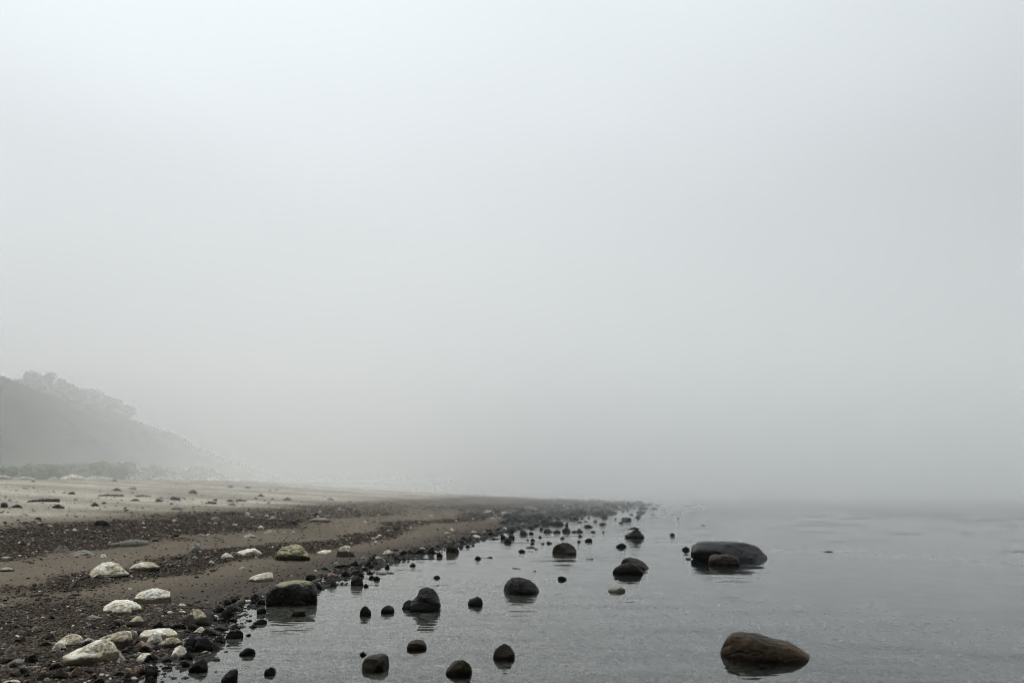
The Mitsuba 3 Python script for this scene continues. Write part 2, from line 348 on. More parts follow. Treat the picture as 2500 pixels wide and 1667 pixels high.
# each row: name, tone, place (x, y, z), turn, half thickness, buried depth, tide mark, roughness, detail, label, group, outline in mm
STONES = [
    ('stone','black',-10.252,20.614,0.436,-0.461,np.float64(0.149),0.056,0.0,1.0,4,'black oval weed-covered stone alone on the upper gravel near the left edge',None,[(-199,75),(-124,142),(0,161),(124,100),(199,34)]),
    ('stone','grey',-8.188,15.044,0.281,-0.498,np.float64(0.097),0.044,0.0,1.0,4,'pale grey blocky stone with a flat top on dark gravel at left',None,[(-130,22),(-82,92),(-11,127),(68,124),(130,14)]),
    ('stone','grey',-7.712,14.902,0.253,-0.478,np.float64(0.132),0.03,0.0,1.0,4,'low pale wedge stone just right of the grey blocky stone',None,[(-177,17),(-102,69),(21,86),(92,60),(177,3)]),
    ('stone','pale',-7.642,12.584,0.227,-0.546,np.float64(0.071),0.03,0.45,1.0,3,'flat pale stone with dark underside cut by the left edge',None,[(-95,58),(-9,61),(49,47),(95,14)]),
    ('stone','white',-8.538,13.972,0.291,-0.549,np.float64(0.057),0.03,0.0,1.0,3,'small flat white stone on gravel near the left edge',None,[(-77,13),(-32,24),(32,22),(77,5)]),
    ('boulder','cream',-6.089,12.564,0.145,-0.451,np.float64(0.229),0.076,0.1,1.0,5,'large domed cream boulder on sand with a dark stick at its left foot',None,[(-287,52),(-217,132),(-112,205),(7,217),(126,191),(200,118),(287,35)]),
    ('boulder','cream',-5.946,13.417,0.143,-0.417,np.float64(0.171),0.049,0.42,1.0,5,'long low tan boulder just right of the large domed cream boulder',None,[(-244,29),(-146,101),(-49,140),(130,124),(244,50)]),
    ('boulder','white',-4.626,10.743,0.044,-0.407,np.float64(0.202),0.059,0.36,1.0,5,'white flat-topped boulder with dark foot, upper of the two white ones mid beach',None,[(-225,51),(-170,121),(-28,168),(75,168),(217,114),(225,9)]),
    ('boulder','white',-4.654,10.011,0.049,-0.435,np.float64(0.206),0.043,0.24,1.0,5,'rounded white boulder left of the white flat-topped boulder',None,[(-229,13),(-199,65),(-164,88),(-93,122),(61,119),(156,82),(229,13)]),
    ('stone','cream',-4.528,9.734,0.044,-0.435,np.float64(0.055),0.034,0.4,1.0,4,'ochre stone tucked against the front of the rounded white boulder',None,[(-111,46),(-76,86),(-6,98),(76,69),(111,28)]),
    ('boulder','split',-3.504,9.383,-0.008,-0.357,np.float64(0.114),0.06,0.62,1.0,4,'angular boulder with pale top and black right side at the water edge',None,[(-142,50),(-131,136),(-90,158),(-33,172),(25,147),(82,96),(142,27)]),
    ('stone','grey',-4.644,9.318,0.062,-0.462,np.float64(0.061),0.03,0.0,1.0,4,'flat pale grey stone on gravel below the rounded white boulder',None,[(-81,24),(-46,46),(-13,51),(81,16)]),
    ('stone','brown',-4.263,8.998,0.043,-0.442,np.float64(0.051),0.03,0.3,1.0,3,'small brown leaning stone below the flat pale grey stone',None,[(-68,11),(-23,48),(30,72),(68,33)]),
    ('stone','split',-4.07,9.083,0.028,-0.421,np.float64(0.079),0.037,0.6,1.0,4,'peaked stone with pale tip and black base between the white boulders and front group',None,[(-106,21),(-60,64),(5,107),(51,101),(106,24)]),
    ('boulder','cream',-4.207,8.009,0.047,-0.484,np.float64(0.105),0.035,0.22,1.0,5,'mottled cream boulder left of the long front boulder',None,[(-131,3),(-90,44),(-53,71),(2,94),(57,100),(112,71),(131,17)]),
    ('boulder','split',-3.775,8.028,0.021,-0.44,np.float64(0.139),0.052,0.55,1.0,5,'dark-sided boulder with tan top right behind the long front boulder',None,[(-155,87),(-96,110),(-31,124),(26,142),(73,149),(139,128),(155,13)]),
    ('boulder','cream',-3.704,7.42,0.02,-0.73,np.float64(0.181),0.061,0.36,1.0,5,'long pitted cream boulder lying aslant, largest at the lower left',None,[(-241,47),(-206,74),(-171,85),(-103,110),(-52,132),(-1,155),(50,171),(92,175),(143,169),(211,126),(244,64),(241,33)]),
    ('boulder','white',-3.552,8.472,0.006,-0.397,np.float64(0.177),0.037,0.5,1.0,5,'bright white tabletop boulder with brown front near the water edge',None,[(-197,44),(-165,80),(-134,95),(-23,105),(98,100),(149,75),(197,34)]),
    ('stone','split',-3.305,8.18,-0.004,-0.384,np.float64(0.074),0.033,0.55,1.0,4,'white-capped stone with black foot in front of the bright white tabletop boulder',None,[(-98,41),(-55,85),(25,94),(84,63),(98,10)]),
    ('stone','red',-3.513,8.05,0.009,-0.411,np.float64(0.069),0.03,0.0,1.0,4,'rusty red stone right of the long pitted cream boulder',None,[(-93,24),(-62,52),(-28,66),(40,38),(93,14)]),
    ('stone','white',-4.112,8.197,0.041,-0.465,np.float64(0.024),0.03,0.0,1.0,3,'small white stone wedged behind the long pitted cream boulder',None,[(-48,11),(-19,38),(19,28),(48,11)]),
    ('stone','brown',-3.443,9.052,-0.003,-0.363,np.float64(0.038),0.03,0.0,1.0,3,'round brown stone at the foot of the black-sided angular boulder',None,[(-51,19),(-38,58),(-2,71),(35,55),(51,22)]),
    ('boulder','dark',-2.904,8.023,0.0,-0.347,np.float64(0.089),0.081,0.0,1.0,4,'black humped boulder half in the water below the white-capped stone',None,[(-112,41),(-95,85),(-70,109),(-11,119),(38,85),(77,56),(112,26)]),
    ('stone','brown',-2.911,8.382,0.0,-0.334,np.float64(0.046),0.084,0.0,1.0,3,'dark round speckled stone between the two black humps at the water edge',None,[(-61,20),(-38,53),(-7,65),(34,61),(61,25)]),
    ('boulder','dark',-2.85,8.646,0.0,-0.318,np.float64(0.065),0.09,0.0,1.0,4,'smooth black domed boulder in the water left of the big black boulder',None,[(-86,19),(-68,56),(-36,75),(29,80),(67,58),(86,27)]),
    ('stone','dark',-2.458,7.846,0.0,-0.304,np.float64(0.054),0.106,0.0,1.0,4,'wedge-shaped dark stone in the shallows below the smooth black dome',None,[(-72,14),(-18,56),(21,60),(50,46),(72,16)]),
    ('boulder','brown',-2.659,7.18,0.0,-0.355,np.float64(0.064),0.09,0.6,1.0,4,'jagged dark boulder with a brown lit crest near the lower left waterline',None,[(-80,22),(-58,48),(-14,83),(34,102),(64,74),(80,31)]),
    ('boulder','dark',-2.258,6.784,0.0,-0.321,np.float64(0.047),0.113,0.0,1.0,4,'sharp-edged dark grey boulder leaning left, cut by the bottom edge',None,[(-63,29),(-38,59),(4,92),(46,104),(65,99),(63,25)]),
    ('stone','dark',-2.938,6.914,0.0,-0.402,np.float64(0.034),0.073,0.0,1.0,3,'upright square dark stone standing at the bottom waterline',None,[(-46,11),(-42,69),(-14,84),(23,94),(47,88),(46,15)]),
    ('stone','brown',-2.882,6.757,0.0,-0.403,np.float64(0.036),0.075,0.0,1.0,3,'brown stone below the upright square dark stone at the bottom edge',None,[(-48,13),(-25,44),(3,55),(27,50),(48,22)]),
    ('stone','red',-3.113,6.952,0.0,-0.421,np.float64(0.041),0.062,0.5,1.0,3,'reddish-topped block left of the upright square dark stone',None,[(-54,32),(-28,61),(14,84),(42,91),(57,77),(54,16)]),
    ('stone','dark',-3.09,7.557,0.0,-0.388,np.float64(0.038),0.068,0.0,1.0,3,'small flat dark stone in the pool right of the long pitted boulder',None,[(-50,3),(-27,27),(5,40),(50,15)]),
    ('stone','dark',-3.251,7.002,0.003,-0.435,np.float64(0.036),0.03,0.0,1.0,3,'low black stone left of the reddish-topped block at the bottom',None,[(-48,11),(-7,36),(48,18)]),
    ('stone','red',-3.394,7.024,0.011,-0.45,np.float64(0.03),0.03,0.0,1.0,3,'dull red stone under the long pitted boulder at the bottom',None,[(-40,32),(-22,50),(7,47),(40,5)]),
    ('stone','white',-3.89,6.589,0.038,-0.533,np.float64(0.05),0.03,0.0,1.0,4,'bright white slab cut by the bottom left corner',None,[(-67,9),(-37,30),(21,31),(67,15)]),
    ('stone','dark',-3.045,7.948,0.0,-0.366,np.float64(0.035),0.072,0.0,1.0,3,'low dark stone between the white-capped stone and the black humped boulder',None,[(-46,27),(0,55),(46,33)]),
    ('stone','dark',-2.934,7.693,0.0,-0.364,np.float64(0.03),0.076,0.0,1.0,3,'small black stone just below the black humped boulder',None,[(-40,9),(0,24),(40,6)]),
    ('stone','dark',-2.848,7.367,0.0,-0.369,np.float64(0.033),0.08,0.0,1.0,3,'angular small dark stone left of the jagged boulder with brown crest',None,[(-44,17),(-23,39),(0,50),(44,15)]),
    ('stone','brown',-3.621,9.057,0.007,-0.38,np.float64(0.081),0.03,0.0,1.0,4,'flat brown stone left of the round brown stone at the water edge',None,[(-108,45),(-30,67),(80,53),(108,6)]),
    ('stone','grey',-4.272,10.102,0.031,-0.4,np.float64(0.043),0.03,0.0,1.0,3,'small pale stone right of the rounded white boulder',None,[(-58,7),(-31,36),(9,46),(58,19)]),
    ('stone','white',-4.079,10.004,0.025,-0.387,np.float64(0.026),0.03,0.0,1.0,3,'tiny white stone between the small pale stone and the angular boulder',None,[(-34,14),(-7,27),(34,9)]),
    ('stone','white',-4.177,10.593,0.023,-0.376,np.float64(0.033),0.03,0.0,1.0,3,'tiny white stone right of the white flat-topped boulder',None,[(-44,12),(-2,32),(44,6)]),
    ('stone','white',-3.973,10.087,0.018,-0.375,np.float64(0.026),0.03,0.0,1.0,3,'flat white sliver of stone behind the angular boulder',None,[(-44,11),(-10,24),(44,14)]),
    ('stone','brown',-3.57,10.209,0.0,-0.336,np.float64(0.051),0.065,0.0,1.0,3,'orange-brown stone in the cluster left of the big black boulder',None,[(-68,5),(-45,62),(0,80),(38,72),(68,43)]),
    ('stone','dark',-3.81,10.395,0.006,-0.351,np.float64(0.023),0.03,0.0,1.0,2,'small black stone alone on wet sand above the water edge cluster',None,[(-31,7),(3,25),(31,12)]),
    ('stone','dark',-3.386,9.558,0.0,-0.34,np.float64(0.025),0.069,0.0,1.0,3,'black stone at the right foot of the angular boulder, left of a pair',None,[(-33,22),(5,51),(33,25)]),
    ('stone','dark',-3.302,9.557,0.0,-0.333,np.float64(0.033),0.074,0.0,1.0,3,'black stone at the right foot of the angular boulder, right of a pair',None,[(-44,16),(-2,48),(44,25)]),
    ('stone','dark',-3.171,9.523,0.0,-0.321,np.float64(0.038),0.081,0.0,1.0,3,'squarish black stone directly above the smooth black dome',None,[(-51,23),(-30,47),(11,56),(51,35)]),
    ('stone','dark',-3.398,10.094,0.0,-0.325,np.float64(0.038),0.075,0.0,1.0,3,'oval dark stone between the orange-brown stone and the big black boulder',None,[(-51,14),(-3,44),(51,19)]),
    ('stone','grey',-3.028,9.245,0.0,-0.317,np.float64(0.07),0.086,0.0,1.0,4,'long grey flat stone just above the smooth black dome',None,[(-94,12),(-39,36),(18,32),(94,8)]),
    ('stone','dark',-2.847,9.231,0.0,-0.299,np.float64(0.035),0.098,0.0,1.0,3,'thin black stone right of the long grey flat stone',None,[(-47,3),(-3,22),(47,10)]),
    ('stone','dark',-3.132,8.844,0.0,-0.34,np.float64(0.051),0.076,0.0,1.0,3,'long black stone above the dark round speckled stone',None,[(-68,4),(-44,29),(-5,35),(68,16)]),
    ('stone','dark',-3.219,8.796,0.0,-0.351,np.float64(0.034),0.07,0.0,1.0,3,'low black stone right of the bright white tabletop boulder',None,[(-46,10),(0,34),(46,10)]),
    ('stone','grey',-6.715,17.512,0.218,-0.366,np.float64(0.069),0.03,0.0,1.0,3,'small pale stone, upper of two touching on mid beach',None,[(-92,16),(0,74),(92,33)]),
    ('stone','grey',-6.334,16.578,0.182,-0.365,np.float64(0.101),0.039,0.0,1.0,3,'pale stone, lower of two touching on mid beach',None,[(-135,3),(-66,76),(17,112),(135,39)]),
    ('stone','grey',-7.261,19.217,0.279,-0.361,np.float64(0.093),0.03,0.0,1.0,3,'low grey stone left of a peaked one beyond the touching pair',None,[(-125,19),(8,71),(125,29)]),
    ('stone','grey',-6.784,18.899,0.254,-0.345,np.float64(0.071),0.041,0.0,1.0,3,'small peaked grey stone beyond the touching pair',None,[(-95,20),(-25,118),(23,106),(95,28)]),
    ('stone','pale',-6.211,19.547,0.234,-0.308,np.float64(0.107),0.033,0.0,1.0,3,'smooth pale oval stone beyond the flat white slabs',None,[(-143,32),(-28,93),(143,34)]),
    ('stone','white',-5.379,15.631,0.126,-0.331,np.float64(0.079),0.037,0.0,1.0,3,'rough white stone at the left end of the flat white slabs',None,[(-105,47),(-59,96),(10,106),(105,44)]),
    ('stone','white',-5.176,16.227,0.126,-0.309,np.float64(0.199),0.047,0.0,1.0,4,'long flat white slab left of the layered olive boulder',None,[(-265,30),(-191,78),(-109,104),(117,134),(210,84),(265,38)]),
    ('stone','pale',-5.876,15.338,0.146,-0.366,np.float64(0.039),0.03,0.0,1.0,3,'tiny pale stone below the touching pair',None,[(-52,16),(0,54),(52,20)]),
    ('boulder','white',-3.922,12.938,0.032,-0.294,np.float64(0.141),0.048,0.3,1.0,4,'white wedge boulder above the big black boulder',None,[(-202,10),(-84,88),(113,136),(198,125),(202,31)]),
    ('stone','brown',-4.395,7.925,0.06,-0.506,np.float64(0.051),0.03,0.0,1.0,4,'low dark brown stone at left of the mottled cream boulder',None,[(-68,6),(-34,34),(3,43),(39,31),(68,6)]),
    ('stone','black',-5.113,8.65,0.092,-0.534,np.float64(0.026),0.03,0.0,1.0,3,'small flat black stone on sand close to the left edge',None,[(-35,6),(-16,23),(14,25),(35,12)]),
    ('boulder','olive',-4.241,15.99,0.064,-0.259,np.float64(0.303),0.107,0.3,1.6,5,'layered olive-tan boulder with a jagged top on the middle beach',None,[(-337,35),(-292,162),(-190,246),(-129,270),(35,306),(178,270),(239,186),(310,130),(337,19)]),
    ('stone','white',-3.927,17.34,0.072,-0.223,np.float64(0.105),0.03,0.0,1.0,3,'small pale stone right of the layered olive-tan boulder',None,[(-140,26),(-32,74),(134,70),(140,26)]),
    ('boulder','split',-3.391,16.884,0.035,-0.198,np.float64(0.141),0.071,0.6,1.0,4,'brown boulder with mossy pale top right of the layered one',None,[(-188,39),(-172,126),(-128,180),(-51,204),(60,137),(188,39)]),
    ('stone','white',-3.737,18.576,0.073,-0.199,np.float64(0.061),0.03,0.0,1.0,3,'flat white slab behind the mossy brown boulder',None,[(-102,25),(-9,64),(114,61),(102,25)]),
    ('stone','cream',-2.647,17.63,0.008,-0.149,np.float64(0.083),0.038,0.2,1.0,3,'bright cream stone at the waterline among black stones',None,[(-111,34),(-71,87),(22,110),(111,68)]),
    ('stone','dark',-2.632,18.541,0.018,-0.141,np.float64(0.069),0.03,0.0,1.0,3,'long black stone behind the bright cream waterline stone',None,[(-92,24),(-31,58),(92,34)]),
    ('stone','dark',-2.33,17.746,0.0,-0.131,np.float64(0.066),0.063,0.0,1.0,3,'dark round stone right of the bright cream waterline stone',None,[(-89,24),(-48,75),(22,98),(89,47)]),
    ('stone','dark',-2.215,17.97,0.0,-0.123,np.float64(0.031),0.064,0.0,1.0,2,'small upright black stone at the tip of the cream stone cluster',None,[(-42,39),(-1,91),(42,31)]),
    ('stone','dark',-2.282,16.434,0.0,-0.138,np.float64(0.057),0.084,0.0,1.0,3,'squarish black stone in the water below the bright cream stone',None,[(-76,22),(-50,71),(15,80),(76,50)]),
    ('stone','dark',-2.162,16.521,0.0,-0.13,np.float64(0.032),0.091,0.0,1.0,2,'pointed small black stone right of the squarish black one',None,[(-43,17),(-1,72),(43,20)]),
    ('stone','dark',-1.854,15.491,0.0,-0.119,np.float64(0.042),0.121,0.0,1.0,3,'lone oval dark stone in calm water off the cream stone cluster',None,[(-56,17),(0,64),(56,25)]),
    ('stone','grey',-2.986,16.65,0.018,-0.177,np.float64(0.049),0.03,0.0,1.0,3,'small pale stone on wet sand right of the mossy brown boulder',None,[(-65,27),(16,62),(65,18)]),
    ('stone','pale',-2.703,16.72,0.003,-0.16,np.float64(0.06),0.03,0.0,1.0,3,'pale grey stone at left of the cream stone cluster',None,[(-80,33),(-20,65),(46,57),(80,22)]),
    ('stone','dark',-1.233,13.655,0.0,-0.09,np.float64(0.044),0.167,0.0,1.0,3,'small dark stone alone in open water above the humped peak boulder',None,[(-58,10),(-31,39),(15,44),(58,16)]),
    ('boulder','brown',-1.32,18.364,0.0,-0.072,np.float64(0.109),0.112,0.0,1.0,3,'squat brown boulder at the waterline with a flat left face',None,[(-146,30),(-134,151),(-99,175),(18,168),(92,114),(146,61)]),
    ('stone','dark',-1.518,17.355,0.0,-0.087,np.float64(0.049),0.114,0.0,1.0,3,'small angular stone left below the squat brown boulder',None,[(-65,24),(-42,82),(-9,103),(65,36)]),
    ('boulder','blackb',-2.898,11.009,0.0,-0.257,np.float64(0.295),0.1,0.0,1.0,5,'big black boulder with pale worn top at the water edge',None,[(-328,79),(-318,147),(-297,191),(-221,256),(-111,277),(97,281),(207,269),(270,246),(315,188),(328,79)]),
    ('stone','brown',-2.779,10.775,0.0,-0.252,np.float64(0.059),0.113,0.0,1.0,4,'triangular brown stone leaning on the front of the big black boulder',None,[(-118,17),(-97,72),(-62,106),(-7,138),(41,116),(83,65),(118,20)]),
    ('stone','brown',-2.545,9.99,0.0,-0.249,np.float64(0.065),0.124,0.0,1.0,4,'rounded brownish stone in the water in front of the big black boulder',None,[(-86,3),(-70,35),(-38,61),(13,67),(71,57),(86,10)]),
    ('stone','dark',-3.037,10.158,0.0,-0.29,np.float64(0.043),0.094,0.0,1.0,3,'round black stone just left of the big black boulder',None,[(-57,28),(-47,56),(-17,70),(28,66),(57,31)]),
    ('stone','dark',-1.758,10.049,0.0,-0.173,np.float64(0.051),0.165,0.0,1.0,3,'pyramid-shaped dark stone left of an oval one in open water',None,[(-68,32),(-46,73),(-13,102),(20,84),(68,37)]),
    ('stone','dark',-1.519,10.238,0.0,-0.147,np.float64(0.061),0.18,0.0,1.0,3,'oval dark stone between the pyramid stone and the humped peak boulder',None,[(-82,24),(-55,60),(-8,78),(52,64),(82,31)]),
    ('boulder','dark',-1.085,10.485,0.0,-0.103,np.float64(0.176),0.206,0.0,1.0,5,'humped peak of black boulder rising tall from open water',None,[(-196,62),(-148,123),(-107,156),(-87,210),(-53,244),(16,256),(98,233),(146,177),(173,129),(196,41)]),
    ('stone','dark',-1.296,10.555,0.0,-0.122,np.float64(0.069),0.194,0.0,1.0,3,'low black stone at the left foot of the humped peak boulder',None,[(-92,29),(-54,66),(1,97),(64,87),(92,22)]),
    ('boulder','dark',-2.37,12.746,0.0,-0.184,np.float64(0.073),0.111,0.0,1.0,3,'many-sided black stone block in the water right of the big black boulder',None,[(-97,54),(-77,117),(-35,140),(10,142),(77,101),(97,21)]),
    ('stone','dark',-2.202,12.577,0.0,-0.173,np.float64(0.029),0.119,0.0,1.0,2,'small black stone touching the right side of the many-sided block',None,[(-38,19),(-3,50),(38,28)]),
    ('stone','dark',-2.288,13.571,0.0,-0.167,np.float64(0.037),0.109,0.0,1.0,3,'left stone of a close black pair beyond the many-sided block',None,[(-49,20),(-31,44),(4,55),(49,32)]),
    ('stone','dark',-2.183,13.407,0.0,-0.161,np.float64(0.042),0.116,0.0,1.0,3,'right stone of a close black pair beyond the many-sided block',None,[(-57,29),(-18,68),(27,64),(57,35)]),
    ('stone','grey',-2.235,14.264,0.0,-0.155,np.float64(0.077),0.11,0.0,1.0,3,'slim grey stone lying level in the shallows',None,[(-102,12),(-14,44),(42,34),(102,20)]),
    ('stone','grey',-2.096,14.338,0.0,-0.145,np.float64(0.046),0.12,0.0,1.0,3,'thin flat stone continuing right from the slim grey stone',None,[(-61,12),(-2,27),(61,20)]),
    ('stone','dark',-2.633,14.079,0.0,-0.185,np.float64(0.073),0.086,0.0,1.0,3,'broad black stone just above the many-sided block',None,[(-98,15),(-66,64),(-30,79),(54,79),(98,15)]),
    ('stone','dark',-2.784,13.861,0.0,-0.198,np.float64(0.048),0.078,0.0,1.0,3,'rounded dark stone left of the broad black stone',None,[(-64,30),(-40,77),(9,91),(45,77),(64,45)]),
    ('stone','red',-2.95,13.785,0.0,-0.211,np.float64(0.089),0.069,0.0,1.0,3,'reddish-brown flat stone at the waterline right of the big black boulder',None,[(-119,25),(-106,65),(-25,65),(119,12)]),
    ('stone','dark',-3.101,15.117,0.005,-0.202,np.float64(0.104),0.03,0.0,1.0,4,'wide black ledge stone on the waterline beyond the reddish-brown one',None,[(-138,33),(-95,72),(24,76),(138,43)]),
    ('stone','dark',-2.917,15.446,-0.004,-0.187,np.float64(0.037),0.037,0.0,1.0,2,'dark blocky stone at right end of the wide black ledge stone',None,[(-50,36),(-29,90),(15,107),(50,56)]),
    ('stone','pale',-3.319,15.643,0.024,-0.209,np.float64(0.038),0.03,0.0,1.0,2,'small pale stone on top edge of the wide black ledge stone',None,[(-51,11),(6,41),(51,17)]),
    ('stone','dark',-3.326,14.735,0.011,-0.222,np.float64(0.055),0.03,0.0,1.0,3,'low grey-black stone on sand left of the wide black ledge stone',None,[(-73,3),(-37,50),(2,67),(73,13)]),
    ('stone','dark',-3.219,13.328,-0.001,-0.237,np.float64(0.065),0.037,0.0,1.0,3,'ragged black stone at the right shoulder of the big black boulder',None,[(-86,57),(-64,97),(-29,107),(48,93),(86,63)]),
    ('stone','dark',-3.104,13.314,0.0,-0.229,np.float64(0.022),0.061,0.0,1.0,2,'tiny black stone right of the ragged black stone',None,[(-29,17),(0,27),(29,18)]),
    ('stone','dark',-2.572,15.167,0.0,-0.168,np.float64(0.032),0.084,0.0,1.0,2,'black stone below the pale grey stone, left of a slanted one',None,[(-42,29),(-2,59),(42,27)]),
    ('stone','dark',-2.419,14.975,0.0,-0.16,np.float64(0.044),0.096,0.0,1.0,3,'slanted black oblong stone in the shallows',None,[(-58,20),(-15,41),(45,47),(58,26)]),
    ('stone','dark',-2.433,14.249,0.0,-0.169,np.float64(0.042),0.097,0.0,1.0,3,'small black stone above the close black pair',None,[(-55,22),(-5,46),(55,19)]),
    ('boulder','brown',-1.169,7.26,0.0,-0.16,np.float64(0.105),0.174,0.0,1.0,4,'angular brown-black boulder low in the water near the bottom, small stone behind',None,[(-117,23),(-111,57),(-85,85),(-47,98),(64,110),(101,92),(117,52)]),
    ('stone','brown',-0.915,8.115,0.0,-0.112,np.float64(0.071),0.192,0.0,1.0,4,'brown turtle-backed stone above and right of the angular brown-black boulder',None,[(-95,24),(-66,62),(-3,74),(61,63),(95,28)]),
    ('stone','dark',-1.375,7.804,0.0,-0.174,np.float64(0.024),0.165,0.0,1.0,3,'tiny dark stone above the angular brown-black boulder',None,[(-32,12),(-15,30),(0,33),(32,6)]),
    ('stone','dark',-2.021,7.086,0.0,-0.278,np.float64(0.037),0.128,0.0,1.0,3,'lumpy black stone alone in water near the bottom',None,[(-49,12),(-41,41),(-18,44),(4,55),(26,48),(49,17)]),
    ('stone','dark',-2.835,9.446,0.0,-0.292,np.float64(0.056),0.099,0.0,1.0,3,'mottled dark stone in ripples below the round black stone',None,[(-75,17),(-30,35),(24,48),(75,20)]),
    ('stone','dark',-2.843,9.216,0.0,-0.299,np.float64(0.032),0.098,0.0,1.0,3,'low black stone left below the mottled dark stone',None,[(-43,11),(0,31),(43,16)]),
    ('stone','white',-3.531,11.029,0.0,-0.31,np.float64(0.06),0.066,0.0,1.0,3,'flat white stone at the waterline left of the big black boulder',None,[(-80,16),(-20,33),(80,25)]),
    ('stone','dark',-3.364,10.879,0.0,-0.3,np.float64(0.028),0.076,0.0,1.0,3,'small dark stone right of the flat white waterline stone',None,[(-38,27),(-1,68),(38,25)]),
    ('stone','pale',-3.416,11.245,0.0,-0.295,np.float64(0.022),0.07,0.0,1.0,2,'small pale round stone beside the big black boulder left side',None,[(-29,15),(-1,46),(29,18)]),
    ('boulder','brown',1.142,18.077,0.0,0.063,np.float64(0.2),0.246,0.0,1.0,4,'rounded black-brown boulder in the middle distance, farther of the large domes',None,[(-267,62),(-235,138),(-163,190),(-31,232),(101,223),(216,152),(267,72)]),
    ('boulder','dark',0.134,12.024,0.0,0.011,np.float64(0.194),0.249,0.0,1.0,5,'broad dark domed boulder in open water right of centre',None,[(-259,27),(-240,98),(-185,160),(-138,200),(-3,203),(139,160),(218,98),(259,17)]),
    ('stone','dark',-0.475,10.849,0.0,-0.044,np.float64(0.072),0.232,0.0,1.0,4,'lumpy dark stone left below the broad dark dome',None,[(-96,37),(-72,65),(-22,79),(29,99),(72,83),(96,45)]),
    ('boulder','dark',1.998,14.324,0.0,0.139,np.float64(0.157),0.322,0.0,1.0,5,'dark sloping boulder in front of its partner, centre right water',None,[(-261,49),(-205,108),(-111,156),(30,188),(171,151),(261,49)]),
    ('boulder','brown',2.241,15.156,0.0,0.147,np.float64(0.181),0.327,0.0,1.0,4,'brown boulder leaning behind the dark sloping one, centre right water',None,[(-259,57),(-239,135),(-190,178),(-90,192),(59,164),(178,100),(259,12)]),
    ('stone','grey',1.521,12.116,0.0,0.125,np.float64(0.094),0.314,0.0,1.0,4,'smooth grey oval stone in open water below the leaning boulder pair',None,[(-125,23),(-93,59),(-37,72),(50,67),(125,25)]),
    ('stone','dark',0.812,13.485,0.0,0.06,np.float64(0.055),0.276,0.0,1.0,3,'small black oval stone right of the broad dark dome',None,[(-73,30),(-42,47),(3,53),(73,28)]),
    ('boulder','brown',-0.073,7.711,0.0,-0.01,np.float64(0.074),0.232,0.0,1.0,4,'brown pyramid boulder in the clear shallows near the bottom centre',None,[(-99,34),(-82,64),(-62,84),(-7,117),(24,111),(59,94),(99,37)]),
    ('boulder','brown',-0.445,7.113,0.0,-0.062,np.float64(0.083),0.21,0.0,1.0,4,'dark brown boulder nearest the bottom centre, left of the pyramid one',None,[(-111,18),(-86,50),(-49,77),(-12,100),(43,110),(90,74),(111,26)]),
    ('stone','dark',2.603,19.733,0.0,0.131,np.float64(0.097),0.292,0.0,1.0,3,'black ridge-backed stone above the leaning boulder pair',None,[(-130,33),(-72,71),(20,97),(130,48)]),
    ('stone','dark',0.216,18.48,0.0,0.012,np.float64(0.06),0.196,0.0,1.0,3,'black oval stone left of the farther rounded boulder',None,[(-81,25),(-51,49),(11,57),(81,25)]),
    ('stone','grey',0.44,19.621,0.0,0.022,np.float64(0.083),0.189,0.0,1.0,3,'flat grey stone awash left of the farther rounded boulder',None,[(-111,17),(0,43),(111,12)]),
    ('stone','dark',1.993,21.541,0.0,0.092,np.float64(0.079),0.242,0.0,1.0,3,'square-ended black stone right beyond the farther rounded boulder',None,[(-105,35),(-85,81),(-13,72),(88,84),(105,30)]),
    ('stone','dark',-0.693,16.829,0.0,-0.041,np.float64(0.05),0.164,0.0,1.0,3,'black pointed stone with a stick lying against it in the water',None,[(-67,23),(-6,68),(67,23)]),
    ('stone','dark',0.94,20.784,0.0,0.045,np.float64(0.054),0.198,0.0,1.0,3,'small pointed black stone just above the farther rounded boulder',None,[(-73,11),(-39,66),(73,16)]),
    ('stone','dark',-1.202,19.547,0.0,-0.061,np.float64(0.038),0.103,0.0,1.0,2,'left of two small black stones right of the squat brown boulder',None,[(-51,24),(-1,63),(51,24)]),
    ('stone','dark',-1.058,19.762,0.0,-0.053,np.float64(0.037),0.109,0.0,1.0,2,'right of two small black stones right of the squat brown boulder',None,[(-49,24),(-4,61),(49,24)]),
    ('stone','dark',0.405,14.633,0.0,0.028,np.float64(0.018),0.25,0.0,1.0,2,'tiny black pebble above the broad dark dome',None,[(-24,6),(0,18),(24,6)]),
    ('boulder','darkb',4.419,16.851,0.0,0.256,np.float64(0.607),0.404,0.0,1.0,5,'long low black boulder, largest in the right-hand water',None,[(-759,92),(-744,196),(-713,258),(-618,313),(-449,323),(-280,325),(-69,323),(143,325),(354,305),(544,247),(649,165),(723,81),(759,22)]),
    ('boulder','brown',4.058,15.869,0.0,0.25,np.float64(0.175),0.4,0.0,1.0,5,'brownish grey boulder lying against the front of the long low black boulder',None,[(-291,103),(-255,149),(-194,173),(-51,173),(71,185),(194,163),(291,103)]),
    ('stone','dark',3.963,18.873,0.0,0.207,np.float64(0.069),0.362,0.0,1.0,3,'small black stone at the left end of the long low boulder',None,[(-92,18),(-49,66),(7,88),(92,42)]),
    ('stone','grey',3.572,16.795,0.0,0.21,np.float64(0.041),0.371,0.0,1.0,2,'small pale awash stone left below the long low boulder',None,[(-55,23),(-7,40),(55,19)]),
    ('boulder','brownb',2.351,7.849,0.0,0.378,np.float64(0.314),0.349,0.0,1.0,5,'large brown boulder with a high left hump at the lower right',None,[(-393,28),(-383,62),(-364,109),(-326,152),(-279,179),(-222,184),(-166,185),(-71,188),(5,161),(118,140),(232,122),(326,86),(374,42),(393,19)]),
